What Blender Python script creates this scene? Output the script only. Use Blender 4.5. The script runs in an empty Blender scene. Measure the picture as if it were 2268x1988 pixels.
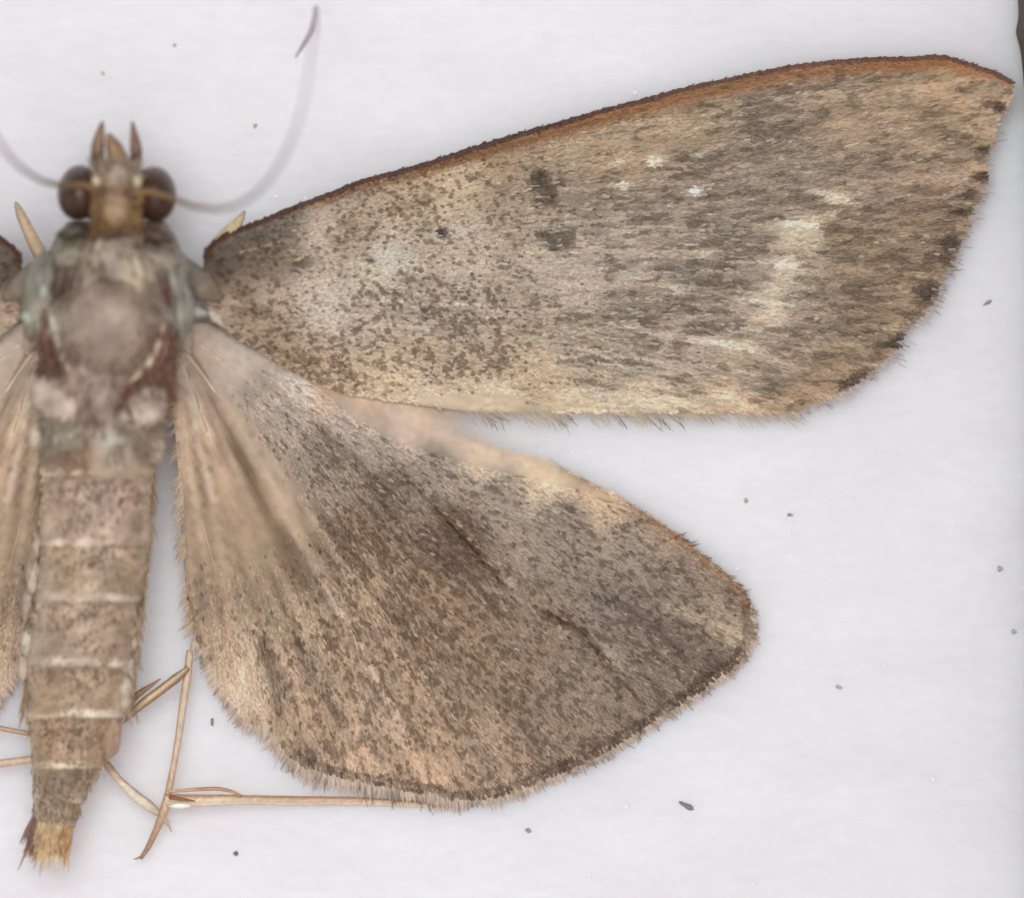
import bpy, math
import numpy as np
from mathutils import Vector
from mathutils.geometry import delaunay_2d_cdt

# ------------------------------------------------------------------ camera, light, exposure
# one unit = one millimetre; the moth lies in the plane z = 0.7, the board is z = 0
SC = bpy.context.scene
COL = SC.collection
SC.unit_settings.system = 'METRIC'
SC.unit_settings.scale_length = 0.001
CAMZ, PPM = 100.0, 160.0            # camera height, photograph pixels per millimetre on the board

cam_d = bpy.data.cameras.new('camera')
cam = bpy.data.objects.new('camera', cam_d); COL.objects.link(cam)
cam.location = (0, 0, CAMZ)
cam_d.sensor_width = 36.0
cam_d.lens = 36.0 * CAMZ / (2268 / PPM)
cam_d.clip_start = 5.0; cam_d.clip_end = 1000.0
cam_d.dof.use_dof = True
cam_d.dof.focus_distance = CAMZ - 0.45
cam_d.dof.aperture_fstop = 0.0005 * cam_d.lens / 2.5
SC.camera = cam

world = bpy.data.worlds.new('World'); SC.world = world
world.use_nodes = True
bg = world.node_tree.nodes['Background']
bg.inputs['Color'].default_value = (1.0, 0.975, 0.97, 1)
bg.inputs['Strength'].default_value = 0.34

def area(name, loc, size, power, colour, target=(0, 0, 0)):
    l = bpy.data.lights.new(name, 'AREA'); l.shape = 'SQUARE'; l.size = size
    l.energy = power; l.color = colour
    o = bpy.data.objects.new(name, l); COL.objects.link(o)
    o.location = loc
    o.rotation_euler = (Vector(target) - Vector(loc)).to_track_quat('-Z', 'Y').to_euler()
    return o
area('key_lamp', (-8, 13, 116), 58, 95000, (0.98, 1.0, 1.015))
area('fill_lamp', (6, -62, 84), 60, 13000, (1.0, 0.93, 0.91))

SC.view_settings.view_transform = 'Standard'
SC.view_settings.look = 'None'
SC.view_settings.exposure = 0.0
SC.view_settings.gamma = 1.0

# ------------------------------------------------------------------ helpers
rng = np.random.default_rng(11)
ILL = 0.90                           # how bright a white surface comes out under these lamps

def lin(c):
    c = np.asarray(c, float) / 255.0
    return np.where(c <= 0.04045, c / 12.92, ((c + 0.055) / 1.055) ** 2.4)
def alb(c):
    return np.clip(lin(c) / ILL, 0, 0.92)

def W(px, py, z):
    """photograph position and height above the board -> world point (n x 3)"""
    px, py, z = np.broadcast_arrays(np.asarray(px, float), np.asarray(py, float), np.asarray(z, float))
    k = (CAMZ - z) / CAMZ
    return np.stack([(px - 1134) / PPM * k, -(py - 994) / PPM * k, z], -1)

def tag(o, label=None, category=None, group=None, kind=None):
    if label: o['label'] = label
    if category: o['category'] = category
    if group: o['group'] = group
    if kind: o['kind'] = kind
    return o

def make_mesh(name, verts, faces, mat, parent=None, colour=None, smooth=True, fsize=None):
    """one mesh object; faces: list of tuples or an int array (n x k)"""
    me = bpy.data.meshes.new(name)
    verts = np.asarray(verts, np.float32)
    if isinstance(faces, np.ndarray):
        n, k = faces.shape
        me.vertices.add(len(verts)); me.vertices.foreach_set('co', verts.ravel())
        me.loops.add(n * k); me.loops.foreach_set('vertex_index', faces.astype(np.int32).ravel())
        me.polygons.add(n)
        me.polygons.foreach_set('loop_start', np.arange(0, n * k, k, dtype=np.int32))
        me.update(calc_edges=True); me.validate()
    else:
        me.from_pydata(verts.tolist(), [], faces); me.update()
    if colour is not None:
        a = me.color_attributes.new('pigment', 'FLOAT_COLOR', 'POINT')
        c = np.ones((len(verts), 4), np.float32); c[:, :colour.shape[1]] = colour
        a.data.foreach_set('color', c.ravel())
    if smooth:
        me.polygons.foreach_set('use_smooth', np.ones(len(me.polygons), bool))
    me.materials.append(mat)
    o = bpy.data.objects.new(name, me); COL.objects.link(o)
    if parent: o.parent = parent
    return o

_lat = {}
def vnoise(x, y, seed=0):
    """smooth value noise, 0..1, one lattice cell per unit"""
    if seed not in _lat:
        _lat[seed] = np.random.default_rng(1000 + seed).random((257, 257))
    L = _lat[seed]
    xi = np.floor(x).astype(int); yi = np.floor(y).astype(int)
    fx = x - xi; fy = y - yi
    fx = fx * fx * (3 - 2 * fx); fy = fy * fy * (3 - 2 * fy)
    a = L[xi % 256, yi % 256]; b = L[(xi + 1) % 256, yi % 256]
    c = L[xi % 256, (yi + 1) % 256]; d = L[(xi + 1) % 256, (yi + 1) % 256]
    return (a * (1 - fx) + b * fx) * (1 - fy) + (c * (1 - fx) + d * fx) * fy
def fnoise(x, y, seed=0):
    return 0.55 * vnoise(x, y, seed) + 0.3 * vnoise(x * 2.1, y * 2.1, seed + 1) + 0.15 * vnoise(x * 4.3, y * 4.3, seed + 2)

def sstep(a, b, x):
    t = np.clip((x - a) / (b - a), 0, 1)
    return t * t * (3 - 2 * t)

def polydist(px, py, line):
    """distance to a polyline, arc length of the nearest point and the signed side"""
    line = np.asarray(line, float)
    best = np.full(px.shape, 1e9); arc = np.zeros(px.shape); side = np.zeros(px.shape)
    s0 = 0.0
    for (ax, ay), (bx, by) in zip(line[:-1], line[1:]):
        dx, dy = bx - ax, by - ay
        L2 = dx * dx + dy * dy + 1e-9
        t = np.clip(((px - ax) * dx + (py - ay) * dy) / L2, 0, 1)
        d = np.hypot(px - ax - t * dx, py - ay - t * dy)
        m = d < best
        best = np.where(m, d, best)
        arc = np.where(m, s0 + t * math.sqrt(L2), arc)
        side = np.where(m, dx * (py - ay) - dy * (px - ax), side)
        s0 += math.sqrt(L2)
    return best, arc, side

def inside(px, py, poly):
    poly = np.asarray(poly, float)
    r = np.zeros(px.shape, bool)
    xj, yj = poly[-1]
    for xi, yi in poly:
        if yi != yj:
            c = ((yi > py) != (yj > py)) & (px < (xj - xi) * (py - yi) / (yj - yi) + xi)
            r ^= c
        xj, yj = xi, yi
    return r

def resample(line, step, smooth=0):
    line = np.asarray(line, float)
    seg = np.hypot(*(np.diff(line, axis=0)[:, :2].T))
    s = np.concatenate([[0], np.cumsum(seg)])
    n = max(2, int(s[-1] / step) + 1)
    t = np.linspace(0, s[-1], n)
    out = np.stack([np.interp(t, s, line[:, k]) for k in range(line.shape[1])], -1)
    for _ in range(smooth):
        out[1:-1] = 0.25 * out[:-2] + 0.5 * out[1:-1] + 0.25 * out[2:]
    return out

class Field:
    """pigment of a surface: values given at places, blended between them"""
    def __init__(self, pts, soft=42.0):
        p = np.array(pts, float)
        self.x, self.y, self.s = p[:, 0], p[:, 1], soft
        self.v = p[:, 2:].copy(); g = lin(self.v[:, :3])
        self.v[:, :3] = (.74 * g + .26 * (g @ np.array([.3, .55, .15]))[:, None]) * np.array([1.08, 1.035, .97])
    def __call__(self, px, py):
        out = np.empty((len(px), self.v.shape[1]))
        for i in range(0, len(px), 20000):
            d2 = (px[i:i + 20000, None] - self.x) ** 2 + (py[i:i + 20000, None] - self.y) ** 2
            w = 1.0 / (d2 + self.s ** 2) ** 2.2
            out[i:i + 20000] = (w @ self.v) / w.sum(1, keepdims=True)
        return out

def mix(c, col, w):
    w = np.clip(w, 0, 1)[:, None]
    return c * (1 - w) + lin(col) * w

# ------------------------------------------------------------------ materials
def mat_pigment(name, rough=0.5, spec=0.3, bump=0.0, bscale=30.0, fine=0.0, sheen=0.0, trans=0.0, clear=False):
    m = bpy.data.materials.new(name); m.use_nodes = True
    nt = m.node_tree; b = nt.nodes['Principled BSDF']
    at = nt.nodes.new('ShaderNodeAttribute'); at.attribute_name = 'pigment'
    b.inputs['Roughness'].default_value = rough
    b.inputs['Specular IOR Level'].default_value = spec
    if sheen: b.inputs['Sheen Weight'].default_value = sheen
    col = at.outputs['Color']
    if fine:
        tc = nt.nodes.new('ShaderNodeTexCoord')
        n = nt.nodes.new('ShaderNodeTexNoise'); n.inputs['Scale'].default_value = bscale; n.inputs['Detail'].default_value = 6
        nt.links.new(tc.outputs['Object'], n.inputs['Vector'])
        mr = nt.nodes.new('ShaderNodeMapRange')
        mr.inputs['From Min'].default_value = 0.3; mr.inputs['From Max'].default_value = 0.7
        mr.inputs['To Min'].default_value = 1 - fine; mr.inputs['To Max'].default_value = 1 + fine
        nt.links.new(n.outputs['Fac'], mr.inputs['Value'])
        vm = nt.nodes.new('ShaderNodeVectorMath'); vm.operation = 'SCALE'
        nt.links.new(col, vm.inputs[0]); nt.links.new(mr.outputs['Result'], vm.inputs['Scale'])
        col = vm.outputs['Vector']
        if bump:
            bp = nt.nodes.new('ShaderNodeBump'); bp.inputs['Strength'].default_value = bump; bp.inputs['Distance'].default_value = 0.03
            nt.links.new(n.outputs['Fac'], bp.inputs['Height']); nt.links.new(bp.outputs['Normal'], b.inputs['Normal'])
    nt.links.new(col, b.inputs['Base Color'])
    if trans:                                                      # thin wing parts let some light through
        tl = nt.nodes.new('ShaderNodeBsdfTranslucent'); mx = nt.nodes.new('ShaderNodeMixShader')
        nt.links.new(col, tl.inputs['Color']); mx.inputs['Fac'].default_value = trans
        out = next(q for q in nt.nodes if q.type == 'OUTPUT_MATERIAL')
        nt.links.new(b.outputs['BSDF'], mx.inputs[1]); nt.links.new(tl.outputs['BSDF'], mx.inputs[2])
        nt.links.new(mx.outputs['Shader'], out.inputs['Surface'])
        if clear:                                                  # bare membrane that one can see through
            tr = nt.nodes.new('ShaderNodeBsdfTransparent'); m2 = nt.nodes.new('ShaderNodeMixShader')
            nt.links.new(at.outputs['Alpha'], m2.inputs['Fac'])
            nt.links.new(tr.outputs['BSDF'], m2.inputs[1]); nt.links.new(mx.outputs['Shader'], m2.inputs[2])
            nt.links.new(m2.outputs['Shader'], out.inputs['Surface'])
    return m

M_SCALE = mat_pigment('wing_scale', 0.42, 0.35, trans=0.3)
M_MEMB = mat_pigment('wing_membrane', 0.5, 0.25, fine=0.08, bscale=8.0, clear=True, trans=0.35)
M_HAIR = mat_pigment('hair', 0.5, 0.3, trans=0.3)
M_BODY = mat_pigment('body', 0.42, 0.4, bump=0.5, bscale=7.0, fine=0.10)
M_LEG = mat_pigment('leg', 0.4, 0.4, bump=0.25, bscale=9.0, fine=0.08)
M_EYE = mat_pigment('compound_eye', 0.3, 0.5, bump=0.25, bscale=22.0, fine=0.12)
M_WOOD = mat_pigment('dark_edge', 0.7, 0.2, bump=0.6, bscale=4.0, fine=0.35)
M_SPECK = mat_pigment('speck', 0.5, 0.3)

def mat_board():
    m = bpy.data.materials.new('white_board'); m.use_nodes = True
    nt = m.node_tree; b = nt.nodes['Principled BSDF']
    b.inputs['Roughness'].default_value = 0.75; b.inputs['Specular IOR Level'].default_value = 0.2
    b.inputs['Subsurface Weight'].default_value = 0.8; b.inputs['Subsurface Radius'].default_value = (1.0, 0.8, 0.75); b.inputs['Subsurface Scale'].default_value = 1.0
    tc = nt.nodes.new('ShaderNodeTexCoord')
    mp = nt.nodes.new('ShaderNodeMapping'); mp.inputs['Scale'].default_value = (1.0, 2.4, 1.0)
    nt.links.new(tc.outputs['Object'], mp.inputs['Vector'])
    def noise(scale, detail):
        n = nt.nodes.new('ShaderNodeTexNoise'); n.inputs['Scale'].default_value = scale; n.inputs['Detail'].default_value = detail
        nt.links.new(mp.outputs['Vector'], n.inputs['Vector']); return n
    n1, n2, n3 = noise(0.45, 3), noise(3.2, 4), noise(14.0, 3)
    r = nt.nodes.new('ShaderNodeValToRGB')
    r.color_ramp.elements[0].position = 0.30; r.color_ramp.elements[0].color = (*alb((219, 214, 217)), 1)
    r.color_ramp.elements[1].position = 0.70; r.color_ramp.elements[1].color = (*alb((229, 228, 231)), 1)
    m1 = nt.nodes.new('ShaderNodeMath'); m1.operation = 'MULTIPLY_ADD'
    m1.inputs[1].default_value = 0.45; m1.inputs[2].default_value = 0.0
    nt.links.new(n1.outputs['Fac'], m1.inputs[0])
    m2 = nt.nodes.new('ShaderNodeMath'); m2.operation = 'MULTIPLY_ADD'; m2.inputs[1].default_value = 0.35
    nt.links.new(n2.outputs['Fac'], m2.inputs[0]); nt.links.new(m1.outputs[0], m2.inputs[2])
    m3 = nt.nodes.new('ShaderNodeMath'); m3.operation = 'MULTIPLY_ADD'; m3.inputs[1].default_value = 0.25
    nt.links.new(n3.outputs['Fac'], m3.inputs[0]); nt.links.new(m2.outputs[0], m3.inputs[2])
    nt.links.new(m3.outputs[0], r.inputs['Fac']); nt.links.new(r.outputs['Color'], b.inputs['Base Color'])
    bp = nt.nodes.new('ShaderNodeBump'); bp.inputs['Strength'].default_value = 0.25; bp.inputs['Distance'].default_value = 0.02
    nt.links.new(n3.outputs['Fac'], bp.inputs['Height']); nt.links.new(bp.outputs['Normal'], b.inputs['Normal'])
    return m

# ------------------------------------------------------------------ the setting: white board
xs = np.linspace(-60, 60, 61)
gx, gy = np.meshgrid(xs, xs, indexing='ij')
bv = np.stack([gx.ravel(), gy.ravel(), np.zeros(gx.size)], -1)
idx = np.arange(61 * 61).reshape(61, 61)
bf = np.stack([idx[:-1, :-1].ravel(), idx[1:, :-1].ravel(), idx[1:, 1:].ravel(), idx[:-1, 1:].ravel()], -1)
tag(make_mesh('board_surface', bv, bf, mat_board()), kind='structure')

# ------------------------------------------------------------------ wings: outlines (photograph pixels)
F_COSTA = [(452, 575), (458, 550), (472, 535), (507, 513), (551, 496), (601, 477), (668, 449), (735, 424), (802, 397), (869, 380), (936, 362),
           (1000, 341), (1084, 314), (1167, 290), (1251, 266), (1335, 242), (1418, 221), (1485, 202), (1570, 182), (1668, 161), (1752, 145), (1835, 135),
           (1919, 128), (2003, 127), (2070, 122), (2103, 126), (2153, 142), (2204, 158), (2236, 176)]
F_OUTER = [(2236, 176), (2237, 190), (2229, 232), (2210, 256), (2199, 291), (2193, 318), (2184, 335), (2177, 362), (2183, 390), (2170, 418), (2150, 461),
           (2137, 512), (2120, 542), (2107, 575), (2084, 608), (2072, 640), (2068, 662), (2046, 690), (2014, 714), (1996, 742), (1979, 774), (1949, 798),
           (1915, 828), (1872, 857), (1841, 878), (1801, 892), (1751, 912)]
F_TRAIL = [(1751, 912), (1667, 913), (1584, 914), (1500, 911), (1430, 914), (1369, 911), (1268, 914), (1134, 914), (1034, 911), (958, 901), (891, 891),
           (817, 882), (759, 872), (700, 848), (651, 826), (600, 795), (560, 772), (517, 748), (484, 722), (462, 700), (450, 660), (447, 620), (450, 590)]
F_POLY = F_COSTA + F_OUTER[1:] + F_TRAIL[1:]

H_COSTA = [(392, 735), (420, 715), (460, 715), (530, 745), (620, 790), (720, 825), (850, 850), (960, 868), (1080, 893), (1165, 930), (1205, 975), (1225, 1015),
           (1240, 1031), (1268, 1046), (1335, 1081), (1402, 1118), (1452, 1150), (1500, 1183), (1549, 1226), (1598, 1264), (1639, 1302), (1656, 1340)]
H_OUTER = [(1656, 1340), (1662, 1380), (1659, 1420), (1644, 1450), (1616, 1478), (1565, 1513), (1526, 1540), (1467, 1579), (1420, 1608), (1370, 1639),
           (1323, 1668), (1252, 1700), (1194, 1724), (1111, 1755), (1057, 1764), (998, 1764), (950, 1752), (902, 1745), (835, 1732), (768, 1719),
           (718, 1707), (668, 1690), (635, 1665), (611, 1630), (590, 1604), (565, 1600), (537, 1587), (515, 1555), (484, 1514), (462, 1464), (437, 1417)]
H_INNER = [(437, 1417), (421, 1377), (414, 1317), (409, 1250), (404, 1180), (402, 1110), (396, 1040), (390, 960), (384, 880), (384, 800), (392, 735)]
H_POLY = H_COSTA + H_OUTER[1:] + H_INNER[1:-1]

# ---- heights above the board
def zF(px, py):
    d = np.hypot(px - 455, py - 610)
    z = 0.42 + 1.35 * np.exp(-d / 230.0)
    th = np.arctan2(py - 620, px - 100)
    z = z + 0.022 * np.sin(th * 46) * sstep(250, 700, d) + 0.05 * np.sin(px / 260.0 + py / 190.0)
    z = z + 0.4 * sstep(1880, 2260, px) * sstep(520, 120, py)
    return z
HB = (372, 690)
def zH(px, py):
    dx, dy = px - HB[0], py - HB[1]
    d = np.hypot(dx, dy); th = np.degrees(np.arctan2(dy, dx))       # 90 = straight down the picture
    z = 0.20 + 1.05 * np.exp(-d / 270.0)
    z = z + 0.16 * np.exp(-(polydist(px, py, [(640, 815), (850, 880), (1010, 930)])[0] / 75.0) ** 2)
    pleat = sstep(55, 66, th)
    z = z + (0.03 + 0.10 * pleat * sstep(1000, 350, d)) * np.sin(np.radians(th) * 34) * sstep(60, 260, d)
    z = z + 0.30 * pleat * np.exp(-((d - 300) / 260.0) ** 2)
    dl, _, sd = polydist(px, py, H_FOLD)
    z = z - 0.03 * np.exp(-(dl / 14.0) ** 2) + 0.04 * np.exp(-(dl / 40.0) ** 2) * sstep(10, -10, sd / 40.0)
    return np.maximum(z, 0.06)
H_FOLD = [(700, 860), (850, 1010), (960, 1120), (1060, 1230), (1110, 1290), (1200, 1352), (1290, 1400), (1335, 1465), (1410, 1545)]

# ---- pigments: x, y, r, g, b, share of dark scales
FF = Field([
 (480, 590, 96, 84, 74, .25), (560, 540, 104, 91, 79, .2), (630, 510, 106, 92, 80, .2), (580, 580, 112, 96, 82, .2), (690, 530, 176, 158, 142, .12), (640, 575, 128, 110, 90, .3), (520, 660, 146, 124, 104, .3),
 (470, 700, 172, 150, 128, .1), (600, 650, 170, 150, 132, .3), (690, 640, 182, 168, 152, .25), (720, 680, 184, 172, 160, .2), (860, 575, 184, 176, 162, .12), (790, 520, 160, 138, 114, .35),
 (900, 440, 172, 148, 118, .4), (1000, 415, 188, 166, 138, .25), (1100, 370, 160, 134, 102, .2), (900, 650, 156, 140, 124, .45), (800, 700, 168, 150, 132, .45),
 (600, 740, 152, 128, 102, .45), (650, 790, 160, 132, 100, .4), (740, 820, 178, 152, 124, .45), (950, 800, 170, 147, 120, .5), (1000, 700, 160, 143, 126, .42), (1100, 650, 164, 147, 130, .38),
 (1020, 560, 178, 162, 146, .25), (930, 540, 172, 156, 136, .3), (1150, 480, 160, 142, 122, .3), (1120, 420, 150, 130, 105, .3), (1250, 600, 174, 158, 144, .3), (1350, 560, 172, 156, 143, .28),
 (1300, 450, 142, 124, 106, .3), (1450, 480, 144, 126, 109, .3), (1330, 345, 168, 143, 112, .15), (1420, 320, 164, 140, 110, .15), (1540, 300, 160, 136, 106, .2), (1550, 370, 140, 122, 104, .3), (1700, 290, 142, 123, 104, .3), (1600, 450, 142, 125, 108, .3),
 (1650, 560, 138, 121, 105, .32), (1750, 400, 143, 125, 107, .3), (1850, 270, 152, 129, 104, .22), (2000, 230, 165, 140, 112, .18), (2120, 200, 178, 150, 116, .1), (2180, 250, 172, 146, 116, .15), (2100, 350, 152, 128, 102, .3),
 (1950, 420, 148, 125, 103, .3), (2050, 480, 140, 115, 90, .32), (1850, 530, 138, 114, 86, .3), (1980, 600, 132, 107, 80, .32), (1900, 690, 136, 111, 86, .3), (1800, 700, 146, 126, 106, .25), (1700, 660, 168, 152, 134, .2),
 (1760, 540, 168, 152, 130, .2), (1550, 680, 143, 126, 111, .38), (1400, 700, 148, 131, 115, .38), (1280, 780, 156, 138, 119, .38), (1500, 780, 160, 142, 124, .35), (1400, 800, 150, 132, 116, .38), (1700, 800, 148, 126, 104, .28),
 (1850, 800, 152, 127, 98, .28), (1100, 790, 166, 144, 118, .48), (1200, 850, 182, 160, 128, .22), (1400, 888, 198, 180, 154, .2), (1600, 893, 190, 166, 136, .25), (1750, 890, 162, 132, 100, .3),
 (950, 884, 196, 178, 152, .1), (1100, 895, 200, 183, 156, .05), (1250, 900, 198, 180, 152, .1), (1510, 898, 190, 171, 143, .2), (860, 860, 190, 168, 138, .35)], 34.0)

HF = Field([
 (400, 780, 198, 178, 164, 0), (450, 830, 176, 160, 146, 0), (520, 800, 192, 179, 168, 0), (650, 870, 186, 174, 165, .05), (560, 850, 168, 154, 142, .05), (760, 930, 176, 162, 152, .1), (850, 985, 160, 146, 136, .2),
 (950, 1030, 148, 133, 121, .25), (1100, 1090, 152, 136, 123, .3), (1250, 1150, 144, 128, 115, .32), (1400, 1210, 148, 132, 118, .35), (1500, 1290, 142, 125, 110, .35),
 (1600, 1340, 160, 142, 118, .35), (1645, 1410, 178, 158, 130, .2), (1350, 1340, 136, 120, 108, .36), (1500, 1430, 122, 105, 91, .38), (1600, 1475, 102, 84, 69, .4),
 (1450, 1540, 130, 111, 94, .33), (1300, 1510, 140, 120, 101, .32), (1200, 1420, 142, 118, 96, .4), (1000, 1180, 114, 88, 68, .5), (860, 1080, 122, 102, 87, .5), (720, 1000, 138, 121, 108, .4),
 (620, 930, 158, 143, 130, .2), (800, 1200, 138, 109, 82, .6), (950, 1350, 148, 119, 92, .6), (1100, 1500, 144, 118, 93, .5), (1230, 1620, 142, 119, 98, .42), (1080, 1650, 165, 139, 114, .4),
 (950, 1650, 172, 143, 115, .42), (800, 1640, 180, 152, 126, .42), (700, 1600, 172, 144, 116, .42), (750, 1450, 164, 137, 110, .45), (650, 1450, 154, 129, 105, .35), (740, 1300, 165, 139, 113, .4),
 (650, 1260, 146, 122, 97, .1), (560, 1130, 170, 145, 120, .03), (510, 1000, 178, 155, 132, 0), (440, 930, 206, 182, 160, 0), (460, 1060, 200, 176, 154, 0), (415, 1130, 176, 152, 130, .1),
 (440, 1280, 168, 143, 119, .15), (480, 1400, 170, 145, 120, .2), (535, 1540, 192, 172, 150, .05), (600, 1600, 165, 138, 108, .2), (900, 940, 208, 186, 168, 0), (800, 890, 206, 176, 148, 0), (960, 900, 206, 182, 160, 0),
 (1000, 930, 210, 190, 174, 0), (720, 845, 206, 168, 128, 0), (1080, 1000, 204, 182, 160, 0), (1120, 950, 210, 192, 178, 0), (1200, 1042, 206, 186, 156, .03), (1330, 1092, 190, 164, 134, .1), (1450, 1170, 160, 134, 108, .2),
 (1550, 1250, 142, 120, 100, .3), (1620, 1315, 128, 106, 86, .3)], 34.0)

F_BLOBS = [  # x, y, rx, ry, turn, colour, strength : spots of the forewing pattern
 (1190, 400, 24, 30, 20, (76, 61, 50), .85), (1212, 432, 19, 28, -10, (78, 62, 51), .8), (1235, 402, 12, 10, 0, (70, 55, 45), .7), (1195, 450, 22, 16, 0, (95, 76, 60), .6),
 (1228, 530, 40, 27, 15, (80, 64, 54), .8), (1222, 503, 26, 6, 10, (196, 186, 172), .6), (1262, 512, 12, 12, 0, (88, 70, 58), .6), (972, 517, 13, 12, 0, (52, 44, 38), .95), (935, 695, 10, 14, 0, (70, 52, 46), .6),
 (818, 577, 10, 6, 0, (72, 60, 50), .7), (1310, 520, 40, 6, 8, (96, 66, 54), .4), (1015, 508, 26, 14, 0, (190, 184, 172), .6), (865, 575, 40, 20, 0, (186, 182, 170), .65), (700, 690, 22, 16, 40, (188, 180, 170), .6), (770, 645, 50, 12, 0, (186, 178, 165), .4),
 (1532, 424, 16, 10, 0, (236, 232, 224), 1.0), (1442, 358, 22, 13, -15, (220, 210, 196), .85), (1372, 412, 14, 9, 0, (216, 208, 194), .85), (1360, 362, 14, 6, -10, (205, 194, 178), .6), (1535, 346, 16, 3, -10, (210, 200, 185), .6),
 (1850, 442, 40, 12, 14, (222, 208, 186), .95), (1812, 430, 30, 8, 8, (216, 204, 186), .8), (1765, 498, 46, 9, 2, (228, 222, 210), .98), (1758, 522, 32, 20, 0, (206, 194, 172), .8), (1790, 530, 26, 20, 0, (186, 172, 146), .7), (1735, 592, 28, 13, 12, (230, 220, 208), .95), (1705, 582, 56, 7, 3, (216, 206, 192), .8),
 (1735, 610, 26, 18, 0, (198, 184, 166), .75), (1700, 702, 28, 28, 10, (204, 190, 172), .8), (1690, 668, 66, 6, 6, (218, 208, 192), .8), (1712, 640, 38, 13, -12, (188, 174, 156), .75), (1620, 765, 76, 8, 9, (220, 212, 196), .85), (1550, 756, 36, 8, 4, (214, 204, 188), .8), (1495, 640, 28, 6, 10, (205, 194, 178), .6), (1440, 565, 30, 5, -4, (205, 196, 184), .5), (1530, 570, 34, 4, 0, (205, 194, 180), .5),
 (1405, 595, 34, 10, -20, (186, 174, 164), .5), (1735, 560, 24, 8, 8, (96, 62, 50), .5), (1470, 785, 10, 10, 0, (196, 182, 164), .6), (1668, 826, 14, 6, 0, (205, 194, 170), .5), (1900, 230, 12, 20, 0, (190, 168, 138), .5), (2025, 205, 14, 18, 0, (196, 176, 150), .6), (1905, 300, 14, 26, 10, (182, 160, 134), .5), (1890, 360, 14, 20, 20, (172, 150, 126), .5),
 (2207, 238, 14, 13, 30, (74, 50, 40), .9), (2185, 232, 22, 7, -8, (88, 64, 50), .8), (2172, 332, 22, 8, 5, (82, 60, 42), .85), (2166, 394, 20, 12, 0, (82, 60, 38), .9), (2135, 430, 18, 10, -15, (80, 60, 40), .85), (2128, 468, 20, 9, -5, (82, 60, 38), .8), (2095, 540, 19, 22, 15, (70, 52, 34), .92), (2088, 575, 17, 16, 0, (80, 60, 40), .8),
 (2046, 647, 28, 20, -10, (62, 47, 39), .9), (2040, 676, 20, 8, -20, (104, 76, 58), .6), (1980, 754, 24, 15, -15, (64, 50, 39), .9), (1955, 764, 28, 8, -12, (92, 74, 52), .7), (1872, 846, 30, 12, -28, (72, 48, 36), .9), (1900, 828, 22, 9, -32, (104, 74, 54), .6), (2030, 610, 34, 7, 5, (190, 172, 138), .6), (1975, 722, 14, 10, 0, (192, 174, 140), .6), (1850, 690, 20, 6, 0, (100, 68, 52), .4), (1900, 540, 46, 5, 3, (100, 70, 52), .4),
 (1985, 690, 36, 7, 6, (118, 82, 64), .5), (1640, 620, 30, 12, 0, (120, 102, 88), .35), (1420, 690, 60, 14, 4, (118, 102, 90), .35), (1560, 620, 34, 14, 0, (116, 100, 88), .4), (1580, 720, 50, 10, 6, (110, 94, 84), .4), (1350, 660, 30, 8, 4, (100, 84, 76), .45),
 (940, 442, 30, 12, -15, (120, 96, 70), .4), (880, 462, 40, 10, -15, (118, 94, 70), .5), (770, 500, 26, 14, 20, (120, 96, 74), .5), (740, 540, 24, 16, 60, (138, 116, 94), .4), (668, 582, 34, 10, -10, (112, 90, 66), .6), (660, 572, 18, 4, -25, (200, 180, 140), .5), (480, 618, 22, 18, 0, (104, 88, 74), .5), (700, 625, 46, 8, 0, (202, 186, 160), .5),
 (560, 690, 40, 12, 0, (112, 86, 64), .6), (530, 645, 30, 9, 0, (118, 92, 70), .5), (500, 668, 34, 6, 8, (196, 172, 148), .5), (640, 790, 60, 8, 25, (106, 82, 56), .5), (750, 815, 30, 14, 40, (104, 80, 58), .5)]
def in_blob(px, py, b):
    a = math.radians(b[4]); c, s = math.cos(a), math.sin(a)
    dx, dy = px - b[0], py - b[1]
    u = (dx * c + dy * s) / b[2]; v = (-dx * s + dy * c) / b[3]
    wob = 0.35 * (vnoise(px / 11.0, py / 8.0, 40) - 0.5)
    return sstep(1.35, 0.65, np.hypot(u, v) + wob)

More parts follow.
